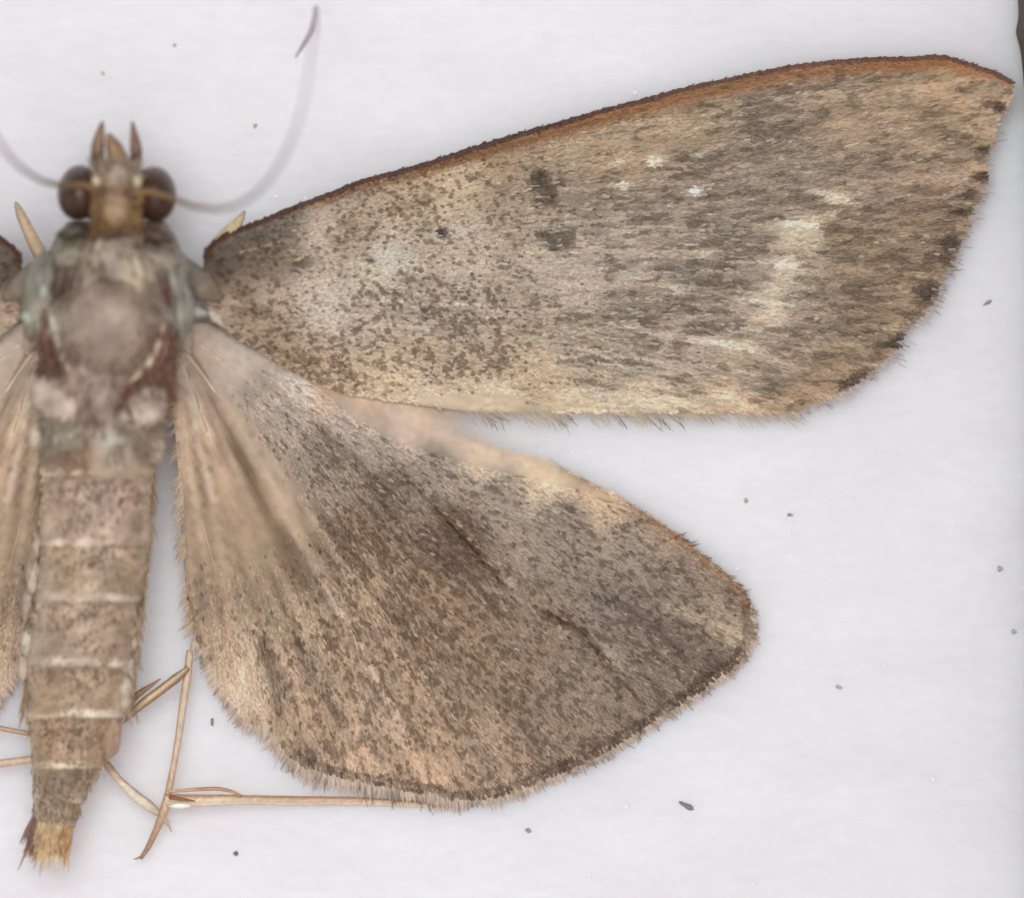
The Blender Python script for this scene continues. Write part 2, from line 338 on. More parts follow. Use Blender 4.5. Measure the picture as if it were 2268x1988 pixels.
def colF(px, py):
    v = FF(px, py); c = v[:, :3]; dark = v[:, 3]
    th = np.arctan2(py - 560, px + 250) * 900; r = np.hypot(px + 250, py - 560)
    st = fnoise(r / 110.0, th / 8.0, 3) - 0.5                       # long streaks running out along the wing
    k = sstep(1000, 1500, px)
    st2 = fnoise(r / 62.0, np.arctan2(py - 590, px + 450) * 2000 / 8.5, 6) - 0.5
    c = c * (1.12 + 0.75 * k * st2)[:, None]
    c = c * (1.0 + (0.22 + 0.55 * k) * st + 0.25 * (fnoise(px / 34.0, py / 26.0, 9) - 0.5))[:, None]
    sv = fnoise(r / 85.0, np.arctan2(py - 590, px + 450) * 2000 / 7.0, 17)
    c = mix(c, (206, 196, 178), .6 * sstep(.58, .74, sv) * sstep(560, 760, px) * sstep(2000, 1500, px) * sstep(430, 560, py))
    for b in F_BLOBS: c = mix(c, b[5], b[6] * in_blob(px, py, b))
    d, _, _ = polydist(px + 90 * (fnoise(py / 7.5, r / 240.0, 12) - .5), py, [(1880, 425), (1850, 445), (1768, 512), (1738, 600), (1700, 690), (1640, 772)])
    c = mix(c, (208, 192, 166), .72 * sstep(34, 8, d) * (.45 + .55 * vnoise(py / 6.0, r / 60.0, 14)))
    d, s, _ = polydist(px, py, F_COSTA)
    w = np.interp(px, [500, 620, 760, 1000, 1300, 1700, 2000, 2110, 2240], [14, 14, 26, 34, 42, 46, 42, 38, 18])
    wob = 8 * (fnoise(s / 46.0, d / 14.0, 21) - 0.5)
    band = sstep(1.25, 0.5, (d + wob) / w)
    oc = lin((142, 100, 66)) * np.ones((len(px), 1))
    oc = oc * np.interp(px, [450, 640, 800, 1300, 1800, 2240], [0.42, 0.5, 0.72, 0.9, 1.0, 1.25])[:, None]
    oc = oc * (1 + 0.8 * (fnoise(s / 34.0, d / 7.0, 25) - 0.5))[:, None]
    gold = sstep(0.5, 0.75, fnoise(s / 55.0, d / 11.0, 28))
    oc = oc * (1 - 0.5 * gold[:, None]) + lin((160, 122, 76)) * 0.5 * gold[:, None]
    c = c * (1 - band[:, None]) + oc * band[:, None]
    rim = sstep(1.0, 0.4, d / np.interp(px, [450, 700, 1400, 1700, 2240], [10, 11, 10, 5, 7]))
    c = mix(c, (80, 54, 46), 0.8 * rim)
    dark = dark * (1 - band)
    return np.clip(c, 0.004, 1), dark

H_LINES = [  # polyline, colour, half width, strength
 ([(400, 770), (470, 870), (530, 940), (585, 1025), (640, 1140), (690, 1235), (740, 1330), (800, 1450), (900, 1620)], (214, 190, 168), 11, .75),
 ([(390, 850), (415, 1000), (440, 1130), (470, 1260), (520, 1340), (545, 1440), (575, 1560)], (204, 182, 158), 12, .55),
 ([(400, 880), (480, 1040), (540, 1200), (590, 1310)], (200, 174, 148), 10, .5),
 ([(395, 1100), (408, 1300), (425, 1390)], (128, 104, 86), 11, .5),
 ([(420, 800), (500, 960), (580, 1120), (640, 1260)], (146, 121, 96), 22, .55),
 ([(545, 1380), (560, 1450), (578, 1530), (592, 1600)], (206, 184, 160), 15, .85),
 ([(575, 1400), (600, 1500), (620, 1580)], (118, 92, 72), 13, .6),
 ([(960, 1128), (1060, 1230), (1110, 1290), (1200, 1352), (1290, 1400)], (92, 67, 52), 11, .75),
 ([(1290, 1400), (1335, 1460), (1410, 1545)], (96, 72, 56), 10, .6),
 ([(700, 950), (800, 1040), (880, 1130)], (104, 82, 68), 18, .5),
 ([(1360, 1330), (1440, 1385), (1500, 1440)], (84, 66, 58), 14, .6),
 ([(1118, 1282), (1140, 1315), (1185, 1340)], (188, 175, 158), 10, .6),  # highlight on the edge of the fold, painted into the colour
 ([(1330, 1430), (1360, 1455), (1400, 1480)], (178, 166, 152), 14, .5),
 ([(1480, 1340), (1560, 1370), (1640, 1405)], (196, 178, 150), 11, .6),
 ([(640, 1130), (760, 1330), (860, 1480)], (178, 150, 122), 8, .35),
 ([(900, 1200), (1000, 1400), (1060, 1560)], (178, 152, 124), 7, .35),
 ([(740, 1010), (840, 1180), (930, 1340)], (176, 150, 122), 7, .3),
 ([(440, 730), (560, 790), (690, 860), (790, 920)], (206, 194, 184), 15, .5)]
H_LOBE = [(680, 840), (900, 865), (1080, 880), (1170, 925), (1240, 1000), (1236, 1034), (1290, 1062), (1400, 1130), (1280, 1085), (1130, 1050), (1000, 1015), (900, 985), (830, 955), (770, 915)]
def colH(px, py):
    v = HF(px, py); c = v[:, :3]; dark = v[:, 3]
    dx, dy = px - HB[0], py - HB[1]
    r = np.hypot(dx, dy); th = np.degrees(np.arctan2(dy, dx))
    st = fnoise(r / 120.0, th / 1.7, 53) - 0.5
    k = 0.40 + 0.75 * sstep(46, 60, th)
    c = c * (1.12 + k * st + 0.22 * (fnoise(px / 30.0, py / 24.0, 59) - 0.5))[:, None]
    wx = 12 * (fnoise(px / 30.0, py / 30.0, 55) - .5); wy = 12 * (fnoise(px / 30.0, py / 30.0, 57) - .5)
    rp = fnoise(r / 260.0, th / 1.25, 66)
    c = mix(c, (208, 186, 158), .6 * sstep(.54, .72, rp) * sstep(40, 58, th) * sstep(1150, 500, r))
    for line, col, w, a in H_LINES:
        d, _, _ = polydist(px + wx, py + wy, line)
        c = mix(c, col, a * (.62 + .5 * fnoise(px / 55.0, py / 55.0, 64)) * sstep(1.2, 0.3, d / w + 0.5 * (fnoise(px / 20.0, py / 20.0, 61) - 0.5)))
    d, s, _ = polydist(px, py, H_OUTER[:-8])
    line = sstep(16, 8, np.abs(d - 10)) * (0.35 + 0.6 * fnoise(s / 24.0, d / 40.0, 63))
    c = mix(c, (88, 66, 50), line * sstep(600, 660, px))
    d, s, _ = polydist(px, py, H_COSTA[12:])
    c = mix(c, (152, 112, 80), 0.65 * sstep(20, 8, d + 8 * (fnoise(s / 30.0, d / 9.0, 67) - 0.5)) * sstep(1330, 1480, px))
    return np.clip(c, 0.004, 1), dark

def clumpF(px, py, seed=71):
    """0..1, high where dark scales gather: round spots near the body, long streaks towards the outer edge"""
    k = sstep(1000, 1500, px)
    a = px * .87 + py * .5; b = -px * .5 + py * .87
    n1 = .72 * vnoise(a / 6.8, b / 5.8, seed) + .28 * fnoise(a / 34.0, b / 26.0, seed + 5)
    r = np.hypot(px + 450, py - 590); th = np.arctan2(py - 590, px + 450) * 1900
    n2 = .65 * vnoise(r / 26.0, th / 5.5, seed + 10) + .35 * fnoise(r / 90.0, th / 16.0, seed + 15)
    return n1 * (1 - k) + n2 * k
def clumpH(px, py, seed=171):
    a = px * .87 + py * .5; b = -px * .5 + py * .87
    r = np.hypot(px - HB[0], py - HB[1]); th = np.arctan2(py - HB[1], px - HB[0]) * 750
    n1 = vnoise(a / 6.4, b / 6.4, seed)
    n2 = vnoise(r / 17.0, th / 5.0, seed + 10)
    return .40 * n1 + .36 * n2 + .24 * fnoise(r / 80.0, th / 14.0, seed + 15)
def spotty(c, n, dk, lo=0.56, hi=1.22):
    t = sstep(.46, .76, n + (dk - .36) * .5)
    lum = c.mean(1)
    t = t * sstep(.62, .40, lum)
    f = hi + (lo - hi) * t
    return c * np.stack([f, f * (1 - .09 * t), f * (1 - .19 * t)], -1), t

# ---- the wing sheet
def wing_sheet(name, poly, zf, cf, parent, step=15, lower=0.0, clear=None):
    bd = resample(poly + [poly[0]], 9)[:-1]
    x0, y0 = bd.min(0); x1, y1 = bd.max(0)
    gx, gy = np.meshgrid(np.arange(x0, x1, step), np.arange(y0, y1, step * 0.866))
    gx = gx + (np.arange(gx.shape[0]) % 2)[:, None] * step / 2
    gx, gy = gx.ravel(), gy.ravel()
    ok = inside(gx, gy, bd)
    d, _, _ = polydist(gx, gy, np.vstack([bd, bd[:1]]))
    ok &= d > step * 0.55
    pts = np.vstack([bd, np.stack([gx[ok], gy[ok]], -1)])
    nb = len(bd)
    vv, ee, ff, *_ = delaunay_2d_cdt([Vector((float(a), float(-b))) for a, b in pts], [(i, (i + 1) % nb) for i in range(nb)], [], 1, 0.01)
    p = np.array([(q.x, -q.y) for q in vv])
    f = np.array([list(t) for t in ff])
    z = zf(p[:, 0], p[:, 1]) - lower
    c, _ = cf(p[:, 0], p[:, 1])
    cc = np.clip(c * 1.14 / ILL, 0, .9)
    if clear is not None: cc = np.hstack([cc, clear(p[:, 0], p[:, 1])[:, None]])
    o = make_mesh(name, W(p[:, 0], p[:, 1], z), f, M_MEMB, parent, cc)
    s = o.modifiers.new('thickness', 'SOLIDIFY'); s.thickness = 0.012; s.offset = -1
    return o

# ---- wing scales: tiny overlapping paddles, each a ridge of two quads
def scatter(poly, spacing, aspect=1.35):
    p = np.asarray(poly, float)
    x0, y0 = p.min(0); x1, y1 = p.max(0)
    gx, gy = np.meshgrid(np.arange(x0, x1, spacing * aspect), np.arange(y0, y1, spacing / aspect))
    gx = gx + (np.arange(gx.shape[0]) % 2)[:, None] * spacing * aspect / 2
    gx = gx.ravel() + rng.normal(0, spacing * .38, gx.size); gy = gy.ravel() + rng.normal(0, spacing * .38, gy.size)
    ok = inside(gx, gy, p)
    return gx[ok], gy[ok]

SU = np.array([0, .38, .86, 1.0, .86, .38]); SV = np.array([0, -.5, -.42, 0, .42, .5])
def scale_verts(px, py, ang, L, Wd, zf, lift, tilt, roll):
    n = len(px)
    ca, sa = np.cos(ang)[:, None], np.sin(ang)[:, None]
    u = SU[None] * L[:, None]; v = SV[None] * Wd[:, None]
    X = px[:, None] + u * ca - v * sa; Y = py[:, None] + u * sa + v * ca
    Z = zf(X.ravel(), Y.ravel()).reshape(n, 6)
    Z = Z + lift[:, None] + SU[None] * tilt[:, None] + SV[None] * roll[:, None] + 0.006 * (np.abs(SV)[None] < .1)
    return W(X, Y, Z).reshape(-1, 3)
SF = np.array([[0, 3, 2, 1], [0, 5, 4, 3]])
def build_scales(name, sets, zf, mat, parent):
    vs = np.vstack([scale_verts(s['x'], s['y'], s['a'], s['L'], s['W'], zf, s['lift'], s['tilt'], s['roll']) for s in sets])
    cs = np.vstack([np.repeat(np.clip(s['c'] / ILL, 0.004, .92), 6, 0) for s in sets])
    n = len(vs) // 6
    f = (np.arange(n)[:, None, None] * 6 + SF[None]).reshape(-1, 4)
    o = make_mesh(name, vs, f, mat, parent, cs, smooth=False)
    return tag(o, kind='stuff')

def scale_set(x, y, ang, L, Wd, c, jit, layer):
    n = len(x)
    c = c * np.exp(rng.normal(0, jit, n))[:, None] * np.exp(rng.normal(0, 0.03, (n, 3)))
    return dict(x=x, y=y, a=ang + rng.normal(0, .17, n), L=L * np.exp(rng.normal(0, .16, n)), W=Wd * np.exp(rng.normal(0, .14, n)), c=c,
                lift=0.004 + layer + rng.random(n) * .006, tilt=0.005 + rng.random(n) * .014, roll=rng.normal(0, .008, n))

def ang_from(px, py, ox, oy): return np.arctan2(py - oy, px - ox)

moth = bpy.data.objects.new('moth', None); COL.objects.link(moth)
moth.location = (0, 0, 0)
tag(moth, 'spread brown moth with speckled tan wings and dark eyes lying on the white board', 'moth')

# ---------------- forewing
fw = wing_sheet('forewing', F_POLY, zF, colF, moth)
sets = []
x, y = scatter(F_POLY, 5.3)
c, dk = colF(x, y)
k = sstep(1150, 1750, x)
blur_base = sstep(650, 480, x)
L = 9.5 + 4.5 * k + 3 * blur_base; Wd = 5.8 - .7 * k
a = ang_from(x, y, -450, 590)
d, s, _ = polydist(x, y, F_COSTA)
edge = d < 22
tang = np.interp(x, [p[0] for p in F_COSTA[2:]], [math.atan2(q[1] - p[1], q[0] - p[0]) for p, q in zip(F_COSTA[1:-1], F_COSTA[2:])])
a = np.where(edge, tang + 0.12, a)
c, tt = spotty(c, clumpF(x, y), dk * (~edge))
nb = np.hypot((x - 1075) / 185, (y - 896) / 26) > .75 + .5 * fnoise(x / 16.0, y / 14.0, 79)
x, y, a, L, Wd, c = x[nb], y[nb], a[nb], L[nb], Wd[nb], c[nb]
sets.append(scale_set(x, y, a, L, Wd, c * 1.06, 0.06, 0))
# darker scales, gathered in small clumps
x, y = scatter(F_POLY, 6.0)
c, dk = colF(x, y)
k = sstep(1150, 1750, x)
_, tt = spotty(c, clumpF(x, y), dk)
keep = tt > .35 + .6 * rng.random(len(x))
x, y, c, k, dk = x[keep], y[keep], c[keep], k[keep], dk[keep]
dc = c * np.array([0.42, 0.37, 0.33]) * 0.55 + lin((106, 79, 57)) * 0.45
mixk = (0.72 - 0.30 * k)[:, None]
dc = c * (1 - mixk) + dc * mixk
sets.append(scale_set(x, y, ang_from(x, y, -450, 590), 9 + 4.5 * k, 5.2 - .5 * k, dc, 0.14, 0.012))
# pale scales; the extra ones mid-wing paint in glossy highlights
x, y = scatter(F_POLY, 8.0)
c, dk = colF(x, y)
cl = fnoise(x / 16.0, y / 7.0, 77)
d, s, _ = polydist(x, y, F_COSTA)
keep = (cl > 0.60) & (rng.random(len(x)) < .35 + .35 * sstep(800, 1100, x) * sstep(1800, 1500, x)) & (d > 34) & (x > 620) & (clumpF(x, y) < .5)
x, y, c = x[keep], y[keep], c[keep]
pc = c * 0.48 + lin((208, 196, 180)) * 0.52
sets.append(scale_set(x, y, ang_from(x, y, -450, 590), np.full(len(x), 15.0), np.full(len(x), 5.6), pc, 0.10, 0.016))
# long hair-like scales, light and dark, of the outer half
x, y = scatter(F_POLY, 13.0, 1.7)
d, s, _ = polydist(x, y, F_COSTA)
keep = (rng.random(len(x)) < sstep(900, 1450, x)) & (d > 36) & (polydist(x, y, F_OUTER)[0] > 44)
x, y = x[keep], y[keep]
c, dk = colF(x, y)
q = clumpF(x, y) + rng.normal(0, .10, len(x))
c = c * (1 + (np.interp(q, [.3, .42, .5, .6, .72], [1.5, 1.24, 1.04, .78, .6]) - 1) * sstep(.55, .32, c.mean(1)))[:, None]
sets.append(scale_set(x, y, ang_from(x, y, -450, 590) + rng.normal(0, .05, len(x)), rng.uniform(13, 30, len(x)), np.full(len(x), 3.4), c, 0.06, 0.012))
# tiny dark hairs that make the front edge serrated
lc = resample(F_COSTA, 1.6)
tn = np.arctan2(np.gradient(lc[:, 1]), np.gradient(lc[:, 0]))
cd = lin((92, 64, 54)) * np.ones((len(lc), 1)) * np.interp(lc[:, 0], [450, 1200, 1600, 2240], [.85, .95, 1.5, 1.8])[:, None]
for rep in range(2):
    sets.append(scale_set(lc[:, 0] + rng.normal(0, 2.5, len(lc)), lc[:, 1] + 2 + rep * 2.6 + rng.random(len(lc)) * 4, tn - 0.19 + .08 * rep, np.full(len(lc), 11.0), np.full(len(lc), 3.0), cd * (1 + .18 * rep), 0.2, 0.022 - .004 * rep))
build_scales('wing_scale_cover', sets, zF, M_SCALE, fw)

def tube(name, pts, mat, parent, colour, sides=12, flat=1.0, smooth=2, step=7, stripe=None, kind=None):
    """pts: px, py, z, radius px. A tapered round limb, closed at both ends"""
    p = resample(np.array(pts, float), step, smooth)
    c = W(p[:, 0], p[:, 1], p[:, 2]); r = p[:, 3] / PPM
    if name == 'leg': r = r * (.76 + .10 * fnoise(p[:, 0] / 14.0, p[:, 1] / 14.0, 811))
    t = np.gradient(c, axis=0); t /= np.linalg.norm(t, axis=1, keepdims=True) + 1e-9
    up = np.array([0, 0, 1.0])
    sd = np.cross(t, up); sd /= np.linalg.norm(sd, axis=1, keepdims=True) + 1e-9
    nu = np.cross(sd, t)
    an = np.linspace(0, 2 * math.pi, sides, endpoint=False)
    v = c[:, None] + (np.cos(an)[None, :, None] * sd[:, None] + flat * np.sin(an)[None, :, None] * nu[:, None]) * r[:, None, None]
    n = len(c); v = np.vstack([v.reshape(-1, 3), c[:1], c[-1:]])
    f = []
    for i in range(n - 1):
        for j in range(sides):
            f.append((i * sides + j, i * sides + (j + 1) % sides, (i + 1) * sides + (j + 1) % sides, (i + 1) * sides + j))
    for j in range(sides):
        f.append((n * sides, (j + 1) % sides, j)); f.append((n * sides + 1, (n - 1) * sides + j, (n - 1) * sides + (j + 1) % sides))
    col = np.ones((len(v), 3))
    cc = np.array([alb(q) for q in colour]) if isinstance(colour[0], (tuple, list)) else np.array([alb(colour)])
    tt = np.linspace(0, len(cc) - 1, n)
    along = np.stack([np.interp(tt, np.arange(len(cc)), cc[:, k]) for k in range(3)], -1)
    col[:n * sides] = np.repeat(along, sides, 0)
    col[-2], col[-1] = along[0], along[-1]
    if stripe:                                                   # dark and pale stripes along the limb
        aa = np.tile(an, n)
        for a0, w0, sc in stripe:
            m = np.exp(-((np.angle(np.exp(1j * (aa - a0)))) / w0) ** 2)[:, None]
            col[:n * sides] = col[:n * sides] * (1 - m) + alb(sc) * m
    if name == 'leg': col[:, :] = col * .82 + alb((214, 196, 168)) * .18
    col *= np.exp(rng.normal(0, .09, len(col)))[:, None]
    return make_mesh(name, v, f, mat, parent, col)

cv = [(x, y + 7, float(zF(np.array([x + 0.]), np.array([y + 7.]))[0]) - 0.012, r) for (x, y), r in
      zip(F_COSTA[2:], np.interp(np.arange(len(F_COSTA) - 2), [0, 6, 20, 26], [7, 5, 4, 2]))]
tube('costal_vein', cv, M_LEG, fw, [(70, 50, 44), (84, 56, 46), (112, 70, 46), (140, 92, 54), (150, 100, 58)], sides=8)

# ---- fringes: fine hairs along the outer edges
def fringe(name, line, zf, parent, spacing, length, width, basec, tipc, origin, lean=0.6, seed=90, dark_every=26.0, sparse=0.0):
    p = resample(line, spacing)
    n = len(p)
    s = np.arange(n) * spacing
    tx, ty = np.gradient(p[:, 0]), np.gradient(p[:, 1])
    nrm = np.arctan2(tx, -ty) + math.pi                            # outward for these clockwise outlines
    rad = np.arctan2(p[:, 1] - origin[1], p[:, 0] - origin[0])
    out = np.arctan2(np.sin(nrm), np.cos(nrm))
    flip = np.cos(out - rad) < 0
    out = np.where(flip, out + math.pi, out)
    a = rad + lean * np.angle(np.exp(1j * (out - rad)))
    a = a + 0.35 * (fnoise(s / 22.0, s * 0 + 3, seed) - 0.5) + rng.normal(0, .10, n)
    if sparse: keep = fnoise(s / 30.0, s * 0 + 8, seed + 4) + rng.normal(0, .16, n) > sparse
    else: keep = np.ones(n, bool)
    p, a, s, n = p[keep], a[keep], s[keep], int(keep.sum())
    L = (length(p[:, 0], p[:, 1]) if callable(length) else np.full(n, float(length))) * np.exp(rng.normal(0, .22, n)) * (0.72 + 0.56 * fnoise(s / 15.0, s * 0 + 1, seed + 1))
    Wd = width * np.exp(rng.normal(0, .2, n))
    u = np.array([-.25, .45, 1.0]); w = np.array([.5, .5, .16])
    bend = rng.normal(0, .15, n)
    X, Y, Z = [], [], []
    z0 = zf(p[:, 0], p[:, 1])
    for ui, wi in zip(u, w):
        aa = a + bend * ui
        cx = p[:, 0] + ui * L * np.cos(aa); cy = p[:, 1] + ui * L * np.sin(aa)
        for sg in (-1, 1):
            X.append(cx - sg * wi * Wd * np.sin(aa)); Y.append(cy + sg * wi * Wd * np.cos(aa)); Z.append(z0 + 0.006 + rng.normal(0, .006, n) - 0.05 * ui * ui)
    v = W(np.stack(X, 1), np.stack(Y, 1), np.stack(Z, 1)).reshape(-1, 3)
    k = np.arange(n)[:, None, None] * 6
    f = (k + np.array([[0, 2, 3, 1], [2, 4, 5, 3]])[None]).reshape(-1, 4)
    dkn = sstep(0.45, 0.68, fnoise(s / dark_every, s * 0 + 5, seed + 2))[:, None]
    cb = alb(basec) * np.exp(rng.normal(0, .12, n))[:, None]
    ct = alb(tipc) * dkn + alb(basec) * (1 - dkn)
    ct = ct * np.exp(rng.normal(0, .15, n))[:, None]
    mid = 0.6 * cb + 0.4 * ct
    col = np.stack([cb, cb, mid, mid, ct, ct], 1).reshape(-1, 3)
    return tag(make_mesh(name, v, f, M_HAIR, parent, col, smooth=False), kind='stuff')

fringe('fringe', F_OUTER[2:], zF, fw, 2.0, 26, 2.2, (206, 194, 186), (128, 108, 96), (900, 620), 0.35, 90, 30.0, 0.58)
fringe('fringe', F_TRAIL[:9], zF, fw, 3.2, 40, 2.2, (196, 178, 150), (112, 92, 76), (600, 700), 0.35, 130, 30.0, 0.5)
# veins just seen through the scales
VF = [[(520, 640), (800, 600), (1180, 500), (1500, 440), (1900, 400), (2170, 370)], [(560, 660), (900, 680), (1230, 640), (1600, 650), (2050, 640)],
      [(540, 690), (900, 760), (1300, 780), (1620, 765), (1960, 775)], [(530, 560), (800, 490), (1200, 360), (1700, 240), (2050, 170)], [(560, 730), (800, 830), (1200, 865), (1600, 870), (1800, 880)]]
def veins(lines, zf, parent, colour, r0, r1, drop=0.008):
    for l in lines:
        q = resample(np.array(l, float), 30, 2)
        z = zf(q[:, 0], q[:, 1])
        pts = [(a, b, zz - drop, r) for (a, b), zz, r in zip(q, z, np.linspace(r0, r1, len(q)))]
        tube('vein', pts, M_LEG, parent, colour, sides=6, step=16)
veins(VF, zF, fw, (166, 142, 116), 4.0, 2.2)

# ---------------- hindwing
def opaque(px, py):                                                 # the bare front lobe thins out to clear membrane
    d, _, _ = polydist(px, py, [(960, 868), (1080, 893), (1165, 930), (1205, 975), (1225, 1015)])
    return 1 - 0.985 * sstep(150, 60, d + 30 * (fnoise(px / 40.0, py / 40.0, 151) - .5)) * sstep(.0, 18., 1006 + .27 * (px - 1110) - py) * sstep(900, 1060, px)
hw = wing_sheet('hindwing', H_POLY, zH, colH, moth, clear=opaque)
def bare(px, py):                                                   # the smooth parts without scales
    th = np.degrees(np.arctan2(py - HB[1], px - HB[0])); r = np.hypot(px - HB[0], py - HB[1])
    b = np.maximum(inside(px, py, H_LOBE).astype(float), sstep(47, 58, th + 7 * (fnoise(r / 40.0, th / 2.0, 154) - .5)) * sstep(800, 470, r))
    return np.maximum(b, sstep(330, 180, r))
sets = []
x, y = scatter(H_POLY, 5.3)
c, dk = colH(x, y)
b = bare(x, y)
keep = (rng.random(len(x)) > sstep(.25, .85, b)) & ~inside(x, y, H_LOBE) & ((x < 930) | (opaque(x, y) > .95))
x, y, c = x[keep], y[keep], c[keep]
a = ang_from(x, y, *HB)
c, tt = spotty(c, clumpH(x, y), dk[keep])
c = c * (1 - .22 * sstep(.02, .4, b[keep]))[:, None]
sets.append(scale_set(x, y, a, np.full(len(x), 10.5), np.full(len(x), 5.4), c * 1.06, 0.085, 0))
x, y = scatter(H_POLY, 6.0)
c, dk = colH(x, y)
_, tt = spotty(c, clumpH(x, y), dk)
keep = (tt > .35 + .6 * rng.random(len(x))) & (rng.random(len(x)) > bare(x, y))
x, y, c = x[keep], y[keep], c[keep]
dc = c * 0.30 + (c * np.array([0.42, 0.37, 0.33]) * 0.5 + lin((106, 78, 55)) * 0.5) * 0.70
sets.append(scale_set(x, y, ang_from(x, y, *HB), np.full(len(x), 9.5), np.full(len(x), 5.0), dc, 0.14, 0.012))
x, y = scatter(H_POLY, 8.5)
c, dk = colH(x, y)
cl = fnoise(x / 13.0, y / 13.0, 177)
keep = (cl > 0.60) & (rng.random(len(x)) < 0.4) & (bare(x, y) < .3) & (clumpH(x, y) < .5)
x, y, c = x[keep], y[keep], c[keep]
sets.append(scale_set(x, y, ang_from(x, y, *HB), np.full(len(x), 15.0), np.full(len(x), 5.4), c * 0.55 + lin((208, 186, 162)) * 0.45, 0.1, 0.016))
x, y = scatter(H_POLY, 14.0, 1.6)
keep = (bare(x, y) < .2) & (polydist(x, y, H_OUTER)[0] > 30) & (polydist(x, y, H_COSTA[12:])[0] > 26)
x, y = x[keep], y[keep]
c, dk = colH(x, y)
q = clumpH(x, y) + rng.normal(0, .10, len(x))
c = c * np.interp(q, [.3, .42, .5, .6, .72], [1.5, 1.28, 1.08, .76, .56])[:, None]
sets.append(scale_set(x, y, ang_from(x, y, *HB), rng.uniform(12, 24, len(x)), np.full(len(x), 3.2), c, 0.10, 0.014))
build_scales('wing_scale_cover', sets, zH, M_SCALE, hw)
def hl(px, py): return np.interp(px, [420, 560, 640, 900, 1200, 1650], [18, 26, 34, 30, 20, 16])
fringe('fringe', H_OUTER, zH, hw, 1.6, hl, 3.4, (214, 194, 176), (128, 104, 88), (700, 900), 0.45, 230, 13.0)
fringe('fringe', H_OUTER[1:-3], zH, hw, 4.5, lambda a, b: hl(a, b) * 1.25, 2.6, (196, 174, 156), (104, 84, 72), (700, 900), 0.4, 250, 10.0, 0.5)
fringe('fringe', H_COSTA[17:] + H_OUTER[1:3], zH, hw, 2.8, 17, 2.8, (138, 112, 90), (108, 90, 78), (1350, 1150), 0.15, 270, 14.0, 0.45)
fringe('fringe', H_INNER, zH, hw, 3.0, 26, 3.0, (196, 174, 150), (170, 146, 124), (560, 700), 0.3, 290, 30.0, 0.4)
VH = [[(400, 770), (530, 940), (640, 1140), (740, 1330), (860, 1560), (900, 1720)], [(440, 760), (700, 960), (1000, 1200), (1250, 1420), (1400, 1590)],
      [(460, 740), (760, 930), (1100, 1120), (1400, 1320), (1630, 1440)], [(400, 800), (480, 1040), (560, 1250), (640, 1640)], [(395, 830), (430, 1080), (500, 1330), (585, 1590)]]
veins(VH, zH, hw, (196, 172, 150), 9.0, 4.5, 0.052)

# ---------------- the other pair, mirrored about the body and mostly outside the picture
def mirror(o, axis_px, dy_px=0.0):
    c = o.copy(); COL.objects.link(c); c.parent = moth
    x0 = (axis_px - 1134) / PPM * 0.985
    c.scale = (-1, 1, 1); c.location = (2 * x0, -dy_px / PPM, 0)
    for ch in o.children:
        d = ch.copy(); COL.objects.link(d); d.parent = c
    return c
mirror(fw, 250, 10)
mirror(hw, 238, 0)

# ------------------------------------------------------------------ body
def loft(name, rings, mat, parent, colour_of, sides=40, power=2.3, bumpy=0.02, seed=300, sub=6):
    """rings: px, py, half width px, z of the middle, half height mm, along the body"""
    p = resample(np.array(rings, float), sub, 2)
    an = np.linspace(0, 2 * math.pi, sides, endpoint=False)
    ca = np.sign(np.cos(an)) * np.abs(np.cos(an)) ** (2 / power); sa = np.sign(np.sin(an)) * np.abs(np.sin(an)) ** (2 / power)
    n = len(p)
    X = p[:, 0:1] + p[:, 2:3] * ca[None]; Y = np.repeat(p[:, 1:2], sides, 1); Z = p[:, 3:4] + p[:, 4:5] * sa[None]
    nz = fnoise(X / 26.0, Y / 26.0, seed) - 0.5
    Z = Z + bumpy * nz * 3
    X = X + p[:, 2:3] * 0.05 * nz * ca[None]
    Xf = np.concatenate([X.ravel(), [p[0, 0], p[-1, 0]]]); Yf = np.concatenate([Y.ravel(), [p[0, 1], p[-1, 1]]]); Zf = np.concatenate([Z.ravel(), [p[0, 3], p[-1, 3]]])
    f = []
    for i in range(n - 1):
        for j in range(sides):
            f.append((i * sides + j, (i + 1) * sides + j, (i + 1) * sides + (j + 1) % sides, i * sides + (j + 1) % sides))
    for j in range(sides):
        f.append((n * sides, j, (j + 1) % sides)); f.append((n * sides + 1, (n - 1) * sides + (j + 1) % sides, (n - 1) * sides + j))
    c = colour_of(Xf, Yf) if callable(colour_of) else np.tile(lin(colour_of), (len(Xf), 1))
    c = c * (1 + 0.6 * (fnoise(Xf / 22.0, Yf / 22.0, seed + 5) - 0.5))[:, None]
    return make_mesh(name, W(Xf, Yf, Zf), f, mat, parent, np.clip(c / ILL, 0.004, .9))

